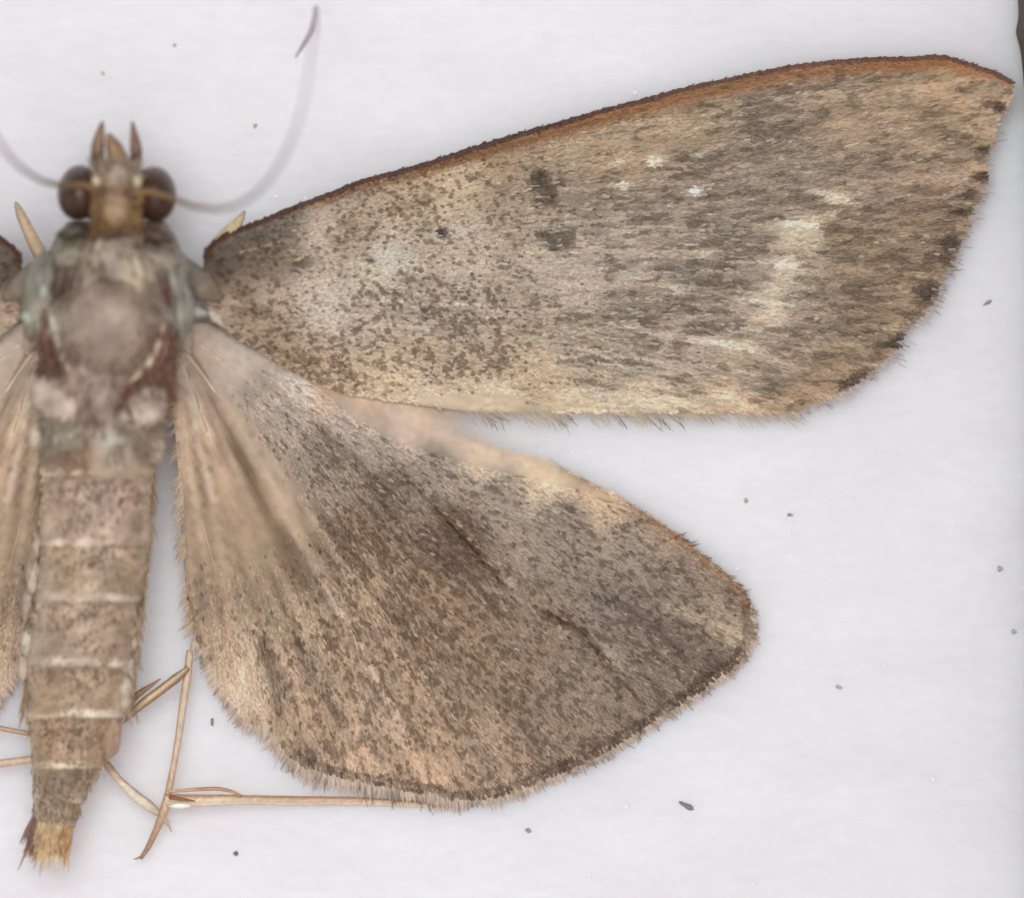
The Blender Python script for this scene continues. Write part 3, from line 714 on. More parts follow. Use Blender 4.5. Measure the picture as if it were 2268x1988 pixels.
def dome(name, cx, cy, rx, ry, zc, h, mat, parent, colour, turn=0.0, power=2.0, seed=400, bumpy=0.05, res=(20, 36)):
    """a rounded lobe: ellipsoid in photograph pixels"""
    nu, nv = res
    u = np.linspace(0.02, math.pi - 0.02, nu); v = np.linspace(0, 2 * math.pi, nv, endpoint=False)
    U, V = np.meshgrid(u, v, indexing='ij')
    x, y, z = np.sin(U) * np.cos(V), np.sin(U) * np.sin(V), np.cos(U)
    nz = 1 + bumpy * 2 * (fnoise(x * 2.3 + 9, y * 2.3 + z * 1.3 + 9, seed) - 0.5)
    x, y, z = x * nz, y * nz, z * nz
    a = math.radians(turn)
    X = cx + rx * x * math.cos(a) - ry * y * math.sin(a); Y = cy + rx * x * math.sin(a) + ry * y * math.cos(a); Z = zc + h * z
    f = []
    for i in range(nu - 1):
        for j in range(nv):
            f.append((i * nv + j, i * nv + (j + 1) % nv, (i + 1) * nv + (j + 1) % nv, (i + 1) * nv + j))
    f.append(tuple(range(nv - 1, -1, -1))); f.append(tuple((nu - 1) * nv + j for j in range(nv)))
    Xf, Yf = X.ravel(), Y.ravel()
    c = colour(Xf, Yf) if callable(colour) else np.tile(lin(colour), (len(Xf), 1))
    c = c * (1 + 0.7 * (fnoise(Xf / 22.0, Yf / 22.0, seed + 3) - 0.5))[:, None]
    return make_mesh(name, W(Xf, Yf, Z.ravel()), f, mat, parent, np.clip(c / ILL, 0.004, .9))

BF = Field([  # pigments of the body seen from above
 (258, 520, 110, 74, 44), (200, 520, 92, 72, 56), (320, 520, 96, 70, 52), (150, 560, 120, 112, 98), (360, 570, 142, 130, 118), (225, 560, 150, 128, 108), (300, 600, 176, 160, 132), (258, 600, 120, 98, 84),
 (130, 640, 96, 80, 68), (80, 620, 138, 134, 122), (90, 700, 160, 156, 142), (370, 640, 118, 98, 86), (400, 640, 132, 126, 118), (425, 690, 172, 170, 158), (190, 660, 150, 130, 116), (240, 640, 128, 106, 92),
 (200, 720, 158, 136, 122), (240, 740, 134, 110, 94), (300, 720, 164, 142, 128), (240, 800, 138, 118, 104), (320, 800, 168, 146, 126), (130, 720, 172, 158, 144), (104, 760, 122, 86, 72), (112, 810, 120, 88, 76), (362, 760, 130, 92, 76), (350, 800, 132, 94, 78),
 (330, 830, 140, 104, 84), (290, 860, 112, 82, 70), (225, 860, 146, 126, 116), (170, 850, 176, 152, 140), (385, 850, 118, 72, 58), (225, 920, 132, 104, 92), (250, 960, 160, 146, 132), (150, 970, 158, 148, 132), (170, 1010, 158, 122, 98), (300, 1000, 158, 140, 122), (260, 1030, 190, 170, 146)], 26.0)
def colB(x, y): return BF(x, y)

thorax = loft('thorax', [(258, 490, 108, 1.75, .55), (257, 515, 128, 1.75, .68), (254, 560, 150, 1.65, .78), (250, 620, 172, 1.6, .86), (246, 700, 165, 1.6, .92), (238, 780, 152, 1.55, .86), (228, 860, 142, 1.5, .74), (220, 940, 140, 1.45, .68), (216, 1020, 132, 1.4, .62), (214, 1060, 120, 1.35, .52)],
              M_BODY, moth, colB, seed=301)
dome('back_plate', 240, 715, 116, 132, 2.05, .62, M_BODY, thorax, colB, seed=410, bumpy=.08)
dome('shoulder_tuft', 92, 660, 40, 105, 1.9, .50, M_BODY, thorax, lambda x, y: colB(x, y) * .4 + lin((136, 130, 118)) * .6, 8, seed=420, bumpy=.3)
dome('shoulder_tuft', 396, 650, 34, 100, 1.9, .50, M_BODY, thorax, lambda x, y: colB(x, y) * .4 + lin((140, 136, 126)) * .6, -4, seed=424, bumpy=.3)
dome('dark_tuft', 162, 514, 38, 17, 2.3, .2, M_BODY, thorax, (74, 64, 54), -10, seed=428, bumpy=.2)
dome('dark_tuft', 350, 522, 34, 16, 2.3, .2, M_BODY, thorax, (84, 66, 56), 14, seed=429, bumpy=.2)
dome('collar_plate', 164, 568, 62, 36, 2.0, .42, M_BODY, thorax, (134, 124, 108), -24, seed=430, bumpy=.12)
dome('collar_plate', 344, 574, 62, 36, 2.0, .42, M_BODY, thorax, (150, 138, 124), 26, seed=434, bumpy=.12)
dome('neck_tuft', 258, 518, 84, 22, 2.2, .30, M_BODY, thorax, (88, 64, 48), 3, seed=438, bumpy=.45)
dome('pale_tuft', 306, 592, 13, 30, 2.48, .14, M_BODY, thorax, (190, 176, 150), -22, seed=442)
dome('pale_tuft', 218, 545, 9, 18, 2.45, .12, M_BODY, thorax, (176, 164, 144), 25, seed=446)
tube('pale_ridge', [(364, 716, 2.25, 5), (356, 755, 2.3, 8), (334, 800, 2.3, 9), (306, 832, 2.25, 8), (280, 852, 2.2, 4)], M_BODY, thorax, [(170, 152, 130), (196, 178, 148), (190, 170, 144)], sides=10)
tube('pale_ridge', [(112, 690, 2.2, 5), (116, 720, 2.25, 9), (128, 770, 2.25, 8), (150, 815, 2.2, 7), (180, 850, 2.15, 6)], M_BODY, thorax, [(196, 192, 178), (192, 178, 164), (184, 160, 146)], sides=10)
SUT = [(120, 82, 70), (92, 54, 46), (108, 70, 60)]
tube('suture', [(100, 668, 2.3, 2), (98, 705, 2.32, 8), (102, 760, 2.3, 10), (110, 800, 2.25, 11), (130, 826, 2.2, 7), (152, 838, 2.15, 3)], M_BODY, thorax, SUT, sides=10)
tube('suture', [(150, 585, 2.36, 3), (138, 600, 2.4, 10), (132, 630, 2.38, 10), (120, 655, 2.35, 3)], M_BODY, thorax, [(104, 84, 72), (92, 70, 60), (100, 76, 66)], sides=10)
tube('suture', [(352, 610, 2.42, 2), (364, 630, 2.4, 9), (372, 660, 2.36, 7), (374, 680, 2.3, 2)], M_BODY, thorax, [(104, 72, 58), (92, 54, 46), (100, 66, 56)], sides=10)
tube('suture', [(370, 722, 2.3, 3), (368, 755, 2.32, 10), (364, 790, 2.3, 12), (345, 815, 2.28, 10), (312, 838, 2.24, 9), (285, 862, 2.2, 8), (266, 895, 2.15, 7), (256, 922, 2.1, 3)], M_BODY, thorax, SUT, sides=10)
tube('suture', [(366, 790, 2.25, 5), (376, 830, 2.15, 10), (386, 865, 2.0, 10), (390, 890, 1.9, 3)], M_BODY, thorax, [(128, 90, 76), (136, 100, 84), (150, 116, 98)], sides=10)
dome('hind_plate', 226, 868, 46, 44, 1.98, .36, M_BODY, thorax, (160, 142, 130), 0, seed=450)
dome('side_lobe', 124, 884, 66, 48, 1.98, .40, M_BODY, thorax, lambda x, y: lin((198, 178, 162)) * (1 - .5 * np.exp(-(((x - 112) / 30) ** 2 + ((y - 890) / 24) ** 2)))[:, None], 38, seed=454, bumpy=.16)
dome('side_lobe', 322, 904, 64, 46, 1.98, .40, M_BODY, thorax, lambda x, y: lin((198, 178, 162)) * (1 - .45 * np.exp(-(((x - 330) / 34) ** 2 + ((y - 890) / 18) ** 2)))[:, None], -42, seed=458, bumpy=.16)
dome('pale_tuft', 245, 972, 44, 34, 1.92, .22, M_BODY, thorax, (178, 168, 154), 10, seed=462)
dome('pale_tuft', 150, 968, 42, 36, 1.90, .20, M_BODY, thorax, (166, 156, 140), -10, seed=466)
dome('pale_tuft', 346, 985, 20, 44, 1.80, .20, M_BODY, thorax, (186, 168, 152), 0, seed=470)
dome('pale_tuft', 80, 962, 18, 34, 1.78, .20, M_BODY, thorax, (190, 172, 156), 0, seed=474)
dome('pale_tuft', 98, 646, 12, 17, 2.35, .08, M_BODY, thorax, (148, 160, 146), 10, seed=476)
dome('pale_tuft', 434, 690, 22, 10, 1.9, .10, M_BODY, thorax, (180, 180, 168), 20, seed=478, bumpy=.5)
dome('pale_tuft', 72, 700, 26, 15, 2.2, .10, M_BODY, thorax, (172, 174, 160), -20, seed=479, bumpy=.5)
dome('pale_tuft', 478, 704, 24, 9, 1.75, .10, M_BODY, thorax, (212, 198, 178), 40, seed=480, bumpy=.5)

# wing joints joining thorax and wings
tube('wing_joint', [(360, 585, 1.7, 40), (410, 612, 1.7, 38), (455, 640, 1.62, 30), (490, 660, 1.5, 8)], M_BODY, thorax, [(126, 120, 110), (108, 102, 94), (126, 112, 98), (140, 122, 102)], sides=14)
tube('wing_joint', [(140, 590, 1.7, 40), (90, 612, 1.7, 38), (45, 640, 1.62, 30), (10, 660, 1.5, 8)], M_BODY, thorax, [(126, 120, 110), (108, 104, 96), (126, 112, 98), (140, 122, 102)], sides=14)
tube('wing_joint', [(372, 690, 1.5, 36), (398, 728, 1.40, 28), (412, 762, 1.2, 16), (420, 785, 1.0, 5)], M_BODY, thorax, [(168, 152, 140), (190, 172, 156), (190, 172, 156)], sides=14)
tube('wing_joint', [(116, 690, 1.5, 36), (80, 728, 1.40, 28), (66, 762, 1.2, 16), (58, 785, 1.0, 5)], M_BODY, thorax, [(166, 146, 126), (188, 166, 146), (190, 172, 156)], sides=14)

# fuzz of the thorax, head and the sides of the abdomen: short hairs
def fuzz(name, parent, pts, colour, length, width, zf, seed):
    x, y, a = pts; n = len(x)
    L = length * np.exp(rng.normal(0, .25, n)); Wd = width * np.exp(rng.normal(0, .2, n))
    z0 = zf(x, y) - 0.03
    X, Y, Z = [], [], []
    for ui, wi in ((0, .4), (.5, .5), (1, .1)):
        cx, cy = x + ui * L * np.cos(a), y + ui * L * np.sin(a)
        for sg in (-1, 1):
            X.append(cx - sg * wi * Wd * np.sin(a)); Y.append(cy + sg * wi * Wd * np.cos(a)); Z.append(z0 + ui * (0.05 + 0.10 * rng.random(n)))
    v = W(np.stack(X, 1), np.stack(Y, 1), np.stack(Z, 1)).reshape(-1, 3)
    f = (np.arange(n)[:, None, None] * 6 + np.array([[0, 2, 3, 1], [2, 4, 5, 3]])[None]).reshape(-1, 4)
    c = colour(x, y) if callable(colour) else np.tile(lin(colour), (n, 1))
    c = np.repeat(np.clip(c * np.exp(rng.normal(0, .2, n))[:, None] / ILL, .004, .9), 6, 0)
    return tag(make_mesh(name, v, f, M_HAIR, parent, c, smooth=False), kind='stuff')
n = 900
yy = rng.uniform(505, 1040, n); cxx = np.interp(yy, [500, 700, 1050], [257, 246, 216]); hwx = np.interp(yy, [500, 560, 620, 780, 1050], [80, 145, 176, 158, 122])
tt = rng.uniform(-1, 1, n); tt = np.sign(tt) * np.abs(tt) ** 0.6
xx = cxx + hwx * tt * 0.98
fuzz('body_hair', thorax, (xx, yy, math.pi / 2 - tt * 0.8 + rng.normal(0, .3, n)), colB, 22, 5.0, lambda x, y: 1.55 + 0.98 * np.sqrt(np.clip(1 - (np.abs(x - np.interp(y, [500, 700, 1050], [257, 246, 216])) / 185) ** 2.4, 0, 1)) * np.interp(y, [500, 600, 700, 900, 1050], [.8, 1, 1.08, .8, .6]), 500)

# ---- abdomen: eight overlapping segments and the tail tuft
AY = [1046, 1196, 1318, 1462, 1575, 1688, 1765, 1815]
AC = [215, 212, 196, 172, 166, 150, 130, 122]
AH = [124, 122, 115, 117, 106, 77, 55, 46]
AZ = [1.35, 1.3, 1.22, 1.12, 1.0, .92, .88, .86]
AT = [.52, .56, .56, .54, .5, .44, .36, .30]
core = loft('abdomen', [(c, y, h * .9, z, t * .9) for y, c, h, z, t in zip(AY, AC, AH, AZ, AT)], M_BODY, moth, (140, 112, 96), seed=520)
segc = [((164, 138, 120), (222, 205, 185)), ((164, 140, 116), (218, 200, 181)), ((164, 140, 120), (220, 200, 181)), ((162, 137, 114), (222, 207, 185)), ((162, 133, 110), (222, 207, 181)), ((153, 131, 114), (190, 168, 149)), ((162, 142, 120), (192, 172, 151))]
for i in range(7):
    y0, y1 = AY[i] + 4, AY[i + 1] + 14
    c0, c1, h0, h1 = AC[i], AC[i + 1], AH[i] * .97, AH[i + 1] * 1.03
    z0, z1, t0, t1 = AZ[i], AZ[i + 1], AT[i] * .96, AT[i + 1] * 1.07
    body, rim = segc[i]
    def sc(x, y, body=body, rim=rim, y0=y0, y1=y1, c0=c0, h0=h0, i=i):
        t = (y - y0) / (y1 - y0)
        c = np.tile(lin(body), (len(x), 1)) * (1 + .9 * (fnoise(x / 40.0, y / 34.0, 530 + i) - .5) + .4 * (fnoise(x / 11.0, y / 11.0, 534 + i) - .5))[:, None]
        wob = 0.22 * (fnoise(x / 55.0, y * 0 + i * 7.3, 540) - .5)
        c = mix(c, rim, sstep(.86, .92, t + wob) * sstep(1.06, 1.0, t + wob) * sstep(.25, .7, fnoise(x / 44.0, y * 0 + 3.7 * i, 545)))
        e = np.abs(x - c0) / h0
        c = mix(c, (188, 176, 158), .55 * sstep(.72, .92, e))
        return c
    loft('abdomen_segment', [(c0, y0, h0, z0, t0), (.5 * c0 + .5 * c1, .5 * (y0 + y1), .5 * (h0 + h1), .5 * (z0 + z1), .5 * (t0 + t1)), (c1, y1, h1, z1, t1), (c1, y1 + 3, h1 * .93, z1, t1 * .9)], M_BODY, core, sc, seed=550 + 7 * i, bumpy=.03, power=2.6)
# the pale rear edge of the waist, in front of the first dark segment
loft('waist_band', [(216, 1026, 124, 1.37, .53), (216, 1042, 129, 1.37, .57), (215, 1053, 128, 1.36, .57), (215, 1057, 118, 1.34, .5)], M_BODY, core, lambda x, y: mix(np.tile(lin((178, 152, 128)), (len(x), 1)), (222, 206, 180), sstep(.25, .7, fnoise(x / 40.0, y * 0 + 2, 575)) * sstep(1028, 1044, y)), seed=577, power=2.6)
# pale side flaps
for cx, cy, rx, ry, tn, col in [(302, 1262, 14, 56, 4, (168, 146, 122)), (284, 1370, 20, 50, 8, (190, 170, 150)), (290, 1420, 18, 30, 0, (184, 166, 148)), (280, 1466, 22, 26, 0, (206, 200, 186)), (272, 1530, 26, 52, 4, (170, 158, 140)), (246, 1630, 22, 56, 8, (166, 138, 116)),
                                 (74, 1276, 17, 48, 2, (186, 172, 156)), (82, 1205, 14, 36, -4, (188, 166, 146)), (62, 1424, 17, 32, 6, (206, 196, 178)), (52, 1480, 14, 30, 0, (196, 172, 154)), (60, 1340, 16, 40, 4, (176, 158, 140))]:
    dome('side_flap', cx, cy, rx, ry, 1.15, .25, M_BODY, core, col, tn, seed=620 + cx + cy, bumpy=.22)
n = 3600
yy = rng.uniform(1050, 1812, n); tt = rng.uniform(-1, 1, n)
hh = np.interp(yy, AY, AH); xx = np.interp(yy, AY, AC) + hh * tt
def zab(x, y): return np.interp(y, AY, AZ) + 1.02 * np.interp(y, AY, AT) * np.sqrt(np.clip(1 - np.abs((x - np.interp(y, AY, AC)) / np.interp(y, AY, AH)) ** 2.6, 0, 1))
fuzz('abdomen_scales', core, (xx, yy, math.pi / 2 - tt * .25 + rng.normal(0, .15, n)),
     lambda x, y: np.tile(lin((176, 157, 136)), (len(x), 1)) * (1 + .45 * (fnoise(x / 30.0, y / 24.0, 590) - .5) + .35 * sstep(.7, 1, np.abs(tt)))[:, None], 15, 6.0, lambda x, y: zab(x, y) - .035, 636)
# loose hair beside the front of the abdomen
n = 700
sd = np.where(rng.random(n) < .5, 1, -1)
yy = rng.uniform(1000, 1560, n)
xx = np.interp(yy, [1000, 1300, 1560], [215, 196, 166]) + sd * np.interp(yy, [1000, 1250, 1560], [124, 116, 112])
fuzz('body_hair', core, (xx, yy, math.pi / 2 - sd * rng.uniform(-.05, .35, n)), (184, 162, 138), 46, 4.0, lambda x, y: np.full(len(x), 1.25), 640)
# tail: hair tuft, dark to the left, golden in the middle
n = 900
u = rng.uniform(-1, 1, n)
x0 = 118 + 36 * u + rng.normal(0, 4, n); y0 = rng.uniform(1795, 1835, n)
tc = mix(mix(np.tile(lin((222, 194, 156)), (n, 1)), (150, 122, 106), sstep(-.45, -.8, u)), (204, 168, 128), sstep(.3, .8, u))
tl = fuzz('tail_tuft', core, (x0, y0, math.pi / 2 + .20 + .12 * -u + rng.normal(0, .06, n)), lambda x, y: tc, 54, 7.0, lambda x, y: .85 + .28 * np.sqrt(np.clip(1 - ((x - 118) / 46) ** 2, 0, 1)), 660)
loft('tail_tip', [(120, 1800, 44, .86, .28), (112, 1850, 44, .82, .26), (100, 1895, 34, .76, .18)], M_BODY, core, lambda x, y: mix(mix(np.tile(lin((176, 158, 130)), (len(x), 1)), (206, 172, 128), sstep(1835, 1860, y)), (100, 76, 64), sstep(95, 78, x + (y - 1800) * .22)), seed=670)

# ---- head
head = dome('head', 258, 444, 84, 60, 1.95, .55, M_BODY, moth, lambda x, y: mix(np.tile(lin((126, 102, 80)), (len(x), 1)), (104, 74, 50), sstep(465, 500, y)), seed=700, bumpy=.06)
for cx, cy, tn in ((175, 427, 6), (343, 430, -6)):
    dome('eye', cx, cy, 48, 62, 2.0, .50, M_EYE, head, (68, 45, 33), tn, seed=710 + cx, bumpy=.01, res=(28, 44))
dome('crown_tuft', 258, 466, 34, 40, 2.36, .20, M_BODY, head, (152, 126, 98), 0, seed=730, bumpy=.15)
dome('face_tuft', 258, 388, 46, 42, 2.15, .34, M_BODY, head, (158, 140, 122), 0, seed=734, bumpy=.1)
dome('pale_patch', 214, 402, 12, 18, 2.34, .12, M_BODY, head, (190, 172, 142), 0, seed=736)
dome('pale_patch', 305, 400, 12, 20, 2.34, .12, M_BODY, head, (186, 172, 146), 0, seed=738)
dome('dark_pit', 222, 425, 16, 11, 2.44, .06, M_BODY, head, (84, 58, 40), 20, seed=740)
dome('dark_pit', 286, 432, 18, 13, 2.44, .06, M_BODY, head, (92, 64, 42), -10, seed=742)
tube('palp', [(222, 376, 1.95, 12), (216, 350, 2.1, 15), (216, 325, 2.15, 15), (222, 295, 2.1, 11), (227, 270, 2.0, 3)], M_BODY, head, [(84, 62, 54), (90, 66, 56), (132, 104, 86), (140, 112, 92), (112, 90, 78)], sides=14)
tube('palp', [(298, 376, 1.95, 12), (303, 352, 2.1, 13), (301, 325, 2.15, 13), (297, 298, 2.1, 9), (293, 270, 2.0, 2.5)], M_BODY, head, [(92, 68, 56), (84, 60, 54), (122, 94, 80), (128, 100, 86), (96, 76, 68)], sides=14)
tube('proboscis_tuft', [(262, 362, 2.0, 24), (256, 335, 2.1, 21), (246, 312, 2.15, 14), (240, 296, 2.1, 4)], M_BODY, head, [(150, 124, 92), (162, 132, 98), (136, 104, 78), (150, 120, 96)], sides=14)
n = 500
xx = rng.uniform(205, 312, n); yy = rng.uniform(365, 500, n)
fuzz('head_hair', head, (xx, yy, np.where(yy < 410, -math.pi / 2, math.pi / 2) + rng.normal(0, .4, n)), lambda x, y: mix(np.tile(lin((164, 132, 94)), (len(x), 1)), (166, 148, 130), sstep(425, 395, y)), 22, 4.0, lambda x, y: np.full(len(x), 2.42), 745)

ANT = [(150, 128, 132), (172, 156, 162), (180, 166, 174), (184, 172, 178), (166, 152, 158)]
tube('antenna', [(290, 428, 2.42, 8), (330, 424, 2.54, 7.5), (370, 436, 2.75, 6.5), (393, 444, 3.0, 5.6), (430, 458, 3.4, 5.4), (480, 464, 3.8, 5.4), (525, 455, 4.1, 5.2), (560, 435, 4.3, 5), (600, 395, 4.5, 5),
                 (630, 345, 4.7, 4.8), (655, 290, 4.8, 4.4), (672, 230, 4.9, 4.0), (683, 170, 4.9, 3.4), (692, 110, 4.5, 3.2), (701, 55, 3.4, 4.0), (702, 20, 2.4, 4.6), (700, 12, 2.1, 4.6), (697, 40, 1.9, 5), (688, 72, 1.75, 5.4), (672, 100, 1.6, 5), (654, 128, 1.5, 1.6)],
     M_LEG, head, [(134, 104, 70), (120, 94, 68)] + ANT, sides=8, step=5)
tube('antenna', [(222, 420, 2.42, 8), (186, 410, 2.52, 7.5), (150, 412, 2.75, 6.5), (128, 409, 3.0, 5.6), (92, 401, 3.4, 5.4), (55, 378, 3.8, 5.4), (22, 348, 4.1, 5.2), (-5, 310, 4.3, 5), (-40, 240, 3.4, 5.8), (-65, 160, 3.4, 5), (-80, 60, 3.2, 4.4), (-86, -10, 2.9, 3)],
     M_LEG, head, [(134, 104, 70), (120, 94, 68)] + ANT, sides=8, step=5)

# ---- legs
LEGC = (190, 160, 132)
ST = [(-1.2, .5, (112, 72, 52)), (.6, .35, (226, 206, 178))]
fem = tube('leg', [(271, 1602, .55, 1.5), (285, 1586, .6, 9), (310, 1562, .62, 12), (350, 1532, .62, 13), (395, 1498, .6, 13), (417, 1478, .58, 6)], M_LEG, moth, [(150, 104, 76), (186, 146, 104), (160, 120, 92), (120, 88, 72)], sides=16,
           stripe=[(1.57 - .9, .45, (118, 76, 58)), (1.57 + .25, .30, (206, 184, 140)), (1.57 + .9, .3, (128, 92, 66))])
tube('spur', [(282, 1590, .66, 3), (286, 1558, .70, 8), (300, 1540, .72, 8), (330, 1520, .72, 5), (356, 1502, .70, 1.5)], M_LEG, fem, [(168, 128, 92), (140, 104, 78), (150, 116, 92)], sides=10)
tib = tube('leg', [(420, 1440, .5, 9), (416, 1490, .48, 11), (404, 1570, .45, 11), (396, 1630, .42, 10), (384, 1700, .4, 9), (372, 1760, .4, 10), (362, 1800, .4, 13), (345, 1840, .36, 9), (328, 1876, .3, 8), (312, 1900, .26, 5)], M_LEG, moth,
           [(196, 166, 138), (200, 172, 146), (204, 182, 160), (196, 166, 140), (190, 160, 132), (170, 134, 106), (132, 98, 76)], sides=12, stripe=[(0, .5, (150, 112, 92))])
tube('claw', [(314, 1896, .26, 4), (304, 1900, .22, 3), (296, 1902, .2, 1)], M_LEG, tib, (190, 156, 124), sides=8)
tube('spur', [(362, 1806, .4, 6), (372, 1826, .36, 4), (380, 1840, .3, 1)], M_LEG, tib, (196, 168, 142), sides=8)
tube('leg', [(205, 1670, .7, 14), (235, 1690, .66, 12), (262, 1725, .58, 10), (300, 1762, .5, 15), (332, 1785, .44, 15), (350, 1800, .4, 9)], M_LEG, moth, [(160, 130, 106), (168, 136, 110), (214, 200, 180), (220, 208, 190), (196, 172, 146)], sides=12, stripe=[(3.0, .5, (150, 112, 84))])
hz = tube('leg', [(366, 1768, .42, 15), (420, 1772, .42, 17), (500, 1770, .40, 15), (545, 1770, .36, 13), (640, 1772, .26, 13), (720, 1772, .15, 12), (800, 1773, .08, 11), (900, 1778, .065, 9), (1000, 1786, .05, 5)], M_LEG, moth,
          [(204, 176, 146), (208, 180, 152), (196, 160, 128), (200, 158, 124), (186, 148, 116), (176, 142, 112)], sides=16, stripe=[(1.57 - .75, .28, (226, 214, 196)), (1.57 + 1.0, .3, (150, 104, 78))])
tube('spur', [(372, 1752, .52, 3), (420, 1748, .54, 4), (480, 1745, .54, 4.5), (510, 1750, .52, 4), (535, 1762, .48, 3)], M_LEG, hz, [(200, 170, 140), (176, 128, 98), (186, 146, 112)], sides=8)
tube('spur', [(374, 1764, .58, 4.5), (400, 1768, .58, 4), (432, 1773, .56, 1.2)], M_LEG, hz, (140, 84, 56), sides=8)
dome('pale_scale_patch', 398, 1783, 26, 7, .56, .06, M_LEG, hz, (236, 230, 214), 0, seed=800)
tube('leg', [(-60, 1590, .5, 6), (0, 1612, .5, 7), (56, 1622, .5, 7), (90, 1630, .5, 6)], M_LEG, moth, (176, 138, 116), sides=10)
tube('leg', [(-60, 1702, .45, 9), (0, 1690, .45, 11), (60, 1682, .5, 11), (100, 1676, .55, 9)], M_LEG, moth, (196, 164, 142), sides=10)
tube('leg', [(100, 585, 1.2, 20), (72, 530, 1.15, 18), (48, 480, 1.1, 14), (38, 455, 1.05, 9), (34, 447, 1.05, 3)], M_LEG, moth, [(160, 138, 110), (178, 148, 116), (182, 152, 122), (150, 136, 122)], sides=14)
tube('leg', [(476, 555, 1.2, 24), (505, 520, 1.15, 22), (530, 488, 1.1, 13), (542, 468, 1.05, 4)], M_LEG, moth, [(170, 148, 116), (186, 162, 126), (186, 164, 132), (150, 132, 108)], sides=14)

# ------------------------------------------------------------------ the dark edge at the right of the board
ed = [(2256, -400), (2256, -60), (2254, 0), (2256, 25), (2255, 48), (2249, 66), (2250, 78), (2257, 98), (2262, 125), (2265, 160), (2269, 200), (2276, 300), (2288, 500), (2292, 900), (2296, 1500), (2300, 2100), (2300, 2500)]
e = resample(ed, 10, 1)
n = len(e)
prof = [(0, 0), (0, .5), (3, 2.2), (12, 4.2), (40, 5.0), (420, 5.0), (420, 0)]  # height and unseen length added to shade the right side of the board
V = []
for k, (off, z) in enumerate(prof):
    wob = 5 * (fnoise(e[:, 1] / 40.0, e[:, 1] * 0 + k * .4, 820) - .5) * (k > 0)
    bx = (e[:, 0] + off + wob - 1134) / PPM; by = -(e[:, 1] - 994) / PPM
    V.append(np.stack([bx, by, np.full(n, float(z))], -1))
V = np.stack(V, 1).reshape(-1, 3); K = len(prof)
f = [(i * K + j, i * K + j + 1, (i + 1) * K + j + 1, (i + 1) * K + j) for i in range(n - 1) for j in range(K - 1)]
f += [tuple(range(K - 1, -1, -1)), tuple((n - 1) * K + j for j in range(K))]
cw = np.tile(alb((84, 70, 50)), (len(V), 1)) * np.exp(rng.normal(0, .1, len(V)))[:, None]
o = make_mesh('dark_edge_strip', V, f, M_WOOD, None, cw)
tag(o, 'dark brown rough edge strip at the upper right beside the wing tip', 'edge strip')

# ------------------------------------------------------------------ small things lying on the board
LOOSE = 'loose dark flecks on the white board'
def fleck(cx, cy, l, w, turn, col, label, dens=.8):
    l, w = l * .85, w * .85
    a = math.radians(turn)
    us = np.linspace(-1, 1, 7)
    top, bot = [], []
    for u in us:
        hw_ = w * math.sqrt(max(0, 1 - u * u * .96)) * (1 + .25 * math.sin(3.1 * u + cx))
        x = cx + u * l * math.cos(a); y = cy + u * l * math.sin(a); lift = .008 + .004 * (1 + u)
        top.append([(x + hw_ * math.sin(a), y - hw_ * math.cos(a), lift), (x, y, lift + .008), (x - hw_ * math.sin(a), y + hw_ * math.cos(a), lift)])
        bot.append((x, y, lift - .007))
    vs = [q for r in top for q in r] + bot
    f = []
    for i in range(6):
        b = i * 3
        f += [(b, b + 1, b + 4, b + 3), (b + 1, b + 2, b + 5, b + 4), (b, b + 3, 21 + i + 1, 21 + i), (b + 2, 21 + i, 21 + i + 1, b + 5)]
    f += [(0, 21, 2, 1), (18, 19, 20, 27)]
    vs = np.array(vs)
    c = np.tile(dens * alb(col) + (1 - dens) * alb((208, 204, 204)), (len(vs), 1)) * np.exp(rng.normal(0, .1, len(vs)))[:, None]
    o = make_mesh('loose_fleck', W(vs[:, 0], vs[:, 1], vs[:, 2]), f, M_SPECK, None, c)
    tag(o, label, 'fleck', LOOSE)
fleck(1520, 1783, 22, 7, 28, (72, 70, 74), 'largest dark grey fleck, slanted, below the hindwing on open board', .72)
fleck(522, 1889, 7, 6, 0, (52, 54, 62), 'round black fleck alone near the bottom, between the leg and the hindwing', .8)
fleck(1170, 1838, 9, 5, 20, (112, 84, 80), 'small reddish brown fleck just below the lower fringe of the hindwing', .6)
fleck(2187, 671, 14, 4, -30, (150, 124, 122), 'faint reddish fleck right of the forewing outer margin')
fleck(1750, 1140, 8, 4, 5, (96, 92, 100), 'small dark fleck in the gap between the two right wings', .65)
fleck(1652, 1108, 7, 5, 80, (176, 160, 130), 'pale tan fleck in the gap nearest the hindwing front edge')
fleck(1858, 1521, 9, 5, 20, (176, 164, 156), 'faint tan fleck on open board right of the hindwing tip')
fleck(470, 1598, 4, 12, 0, (120, 106, 100), 'thin dark hair fleck beside the leg under the hindwing corner')
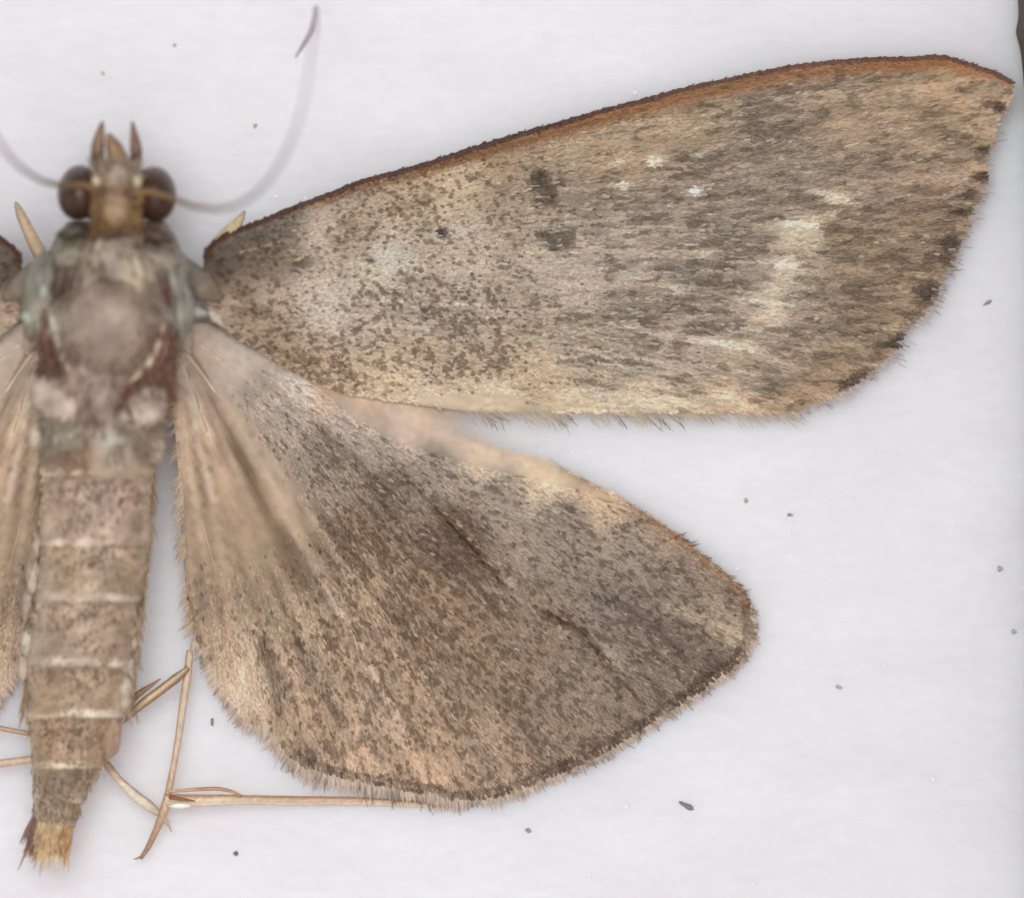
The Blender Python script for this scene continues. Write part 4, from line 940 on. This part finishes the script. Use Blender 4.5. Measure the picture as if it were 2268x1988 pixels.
fleck(565, 279, 5, 6, 40, (176, 150, 134), 'tiny tan fleck inside the curve of the right antenna')
fleck(387, 101, 5, 5, 20, (184, 178, 178), 'tiny grey fleck above the head')
fleck(228, 163, 6, 4, 20, (206, 196, 160), 'tiny yellowish fleck high above the palps')
fleck(2215, 1259, 8, 7, 0, (178, 172, 170), 'faint round grey fleck near the board edge, upper one of two')
fleck(2246, 1398, 8, 6, 0, (184, 178, 176), 'faint round grey fleck near the board edge, lower one of two')

# glinting grains of the board's own surface
n = 900
gx = rng.uniform(-20, 2290, n); gy = rng.uniform(-20, 2010, n)
known = np.array([(677, 441), (1407, 207), (520, 338), (612, 437), (466, 27), (1268, 1003), (1338, 1008), (1420, 1010), (1800, 1006), (1937, 1006), (1790, 1084), (1750, 1180), (1632, 1258), (1388, 1784), (1003, 1890), (1928, 1307), (2068, 1724), (1960, 1473), (1205, 1960), (497, 1914), (1305, 1936), (1670, 1955)], float)
gx = np.concatenate([gx, known[:, 0]]); gy = np.concatenate([gy, known[:, 1]])
rr = np.concatenate([rng.uniform(1.2, 3.2, n), rng.uniform(4.2, 6.2, len(known))]) / PPM
th = np.linspace(0, 2 * math.pi, 7, endpoint=False)
V, Fs, C = [], [], []
for i, (a, b, r) in enumerate(zip(gx, gy, rr)):
    c = W(a, b, 0.0)
    ring = np.stack([c[0] + r * np.cos(th), c[1] + r * np.sin(th), np.full(7, .0)], -1)
    mid = np.stack([c[0] + .7 * r * np.cos(th), c[1] + .7 * r * np.sin(th), np.full(7, r * .5)], -1)
    V += [ring, mid, np.array([[c[0], c[1], r * .75]])]
    o0 = i * 15
    for j in range(7):
        k = (j + 1) % 7
        Fs.append((o0 + j, o0 + k, o0 + 7 + k, o0 + 7 + j)); Fs.append((o0 + 7 + j, o0 + 7 + k, o0 + 14))
    C.append(np.full((15, 3), .93))
M_GRAIN = mat_pigment('bright_grain', 0.15, 1.0)
tag(make_mesh('board_grains', np.vstack(V), Fs, M_GRAIN, None, np.vstack(C)), kind='stuff')
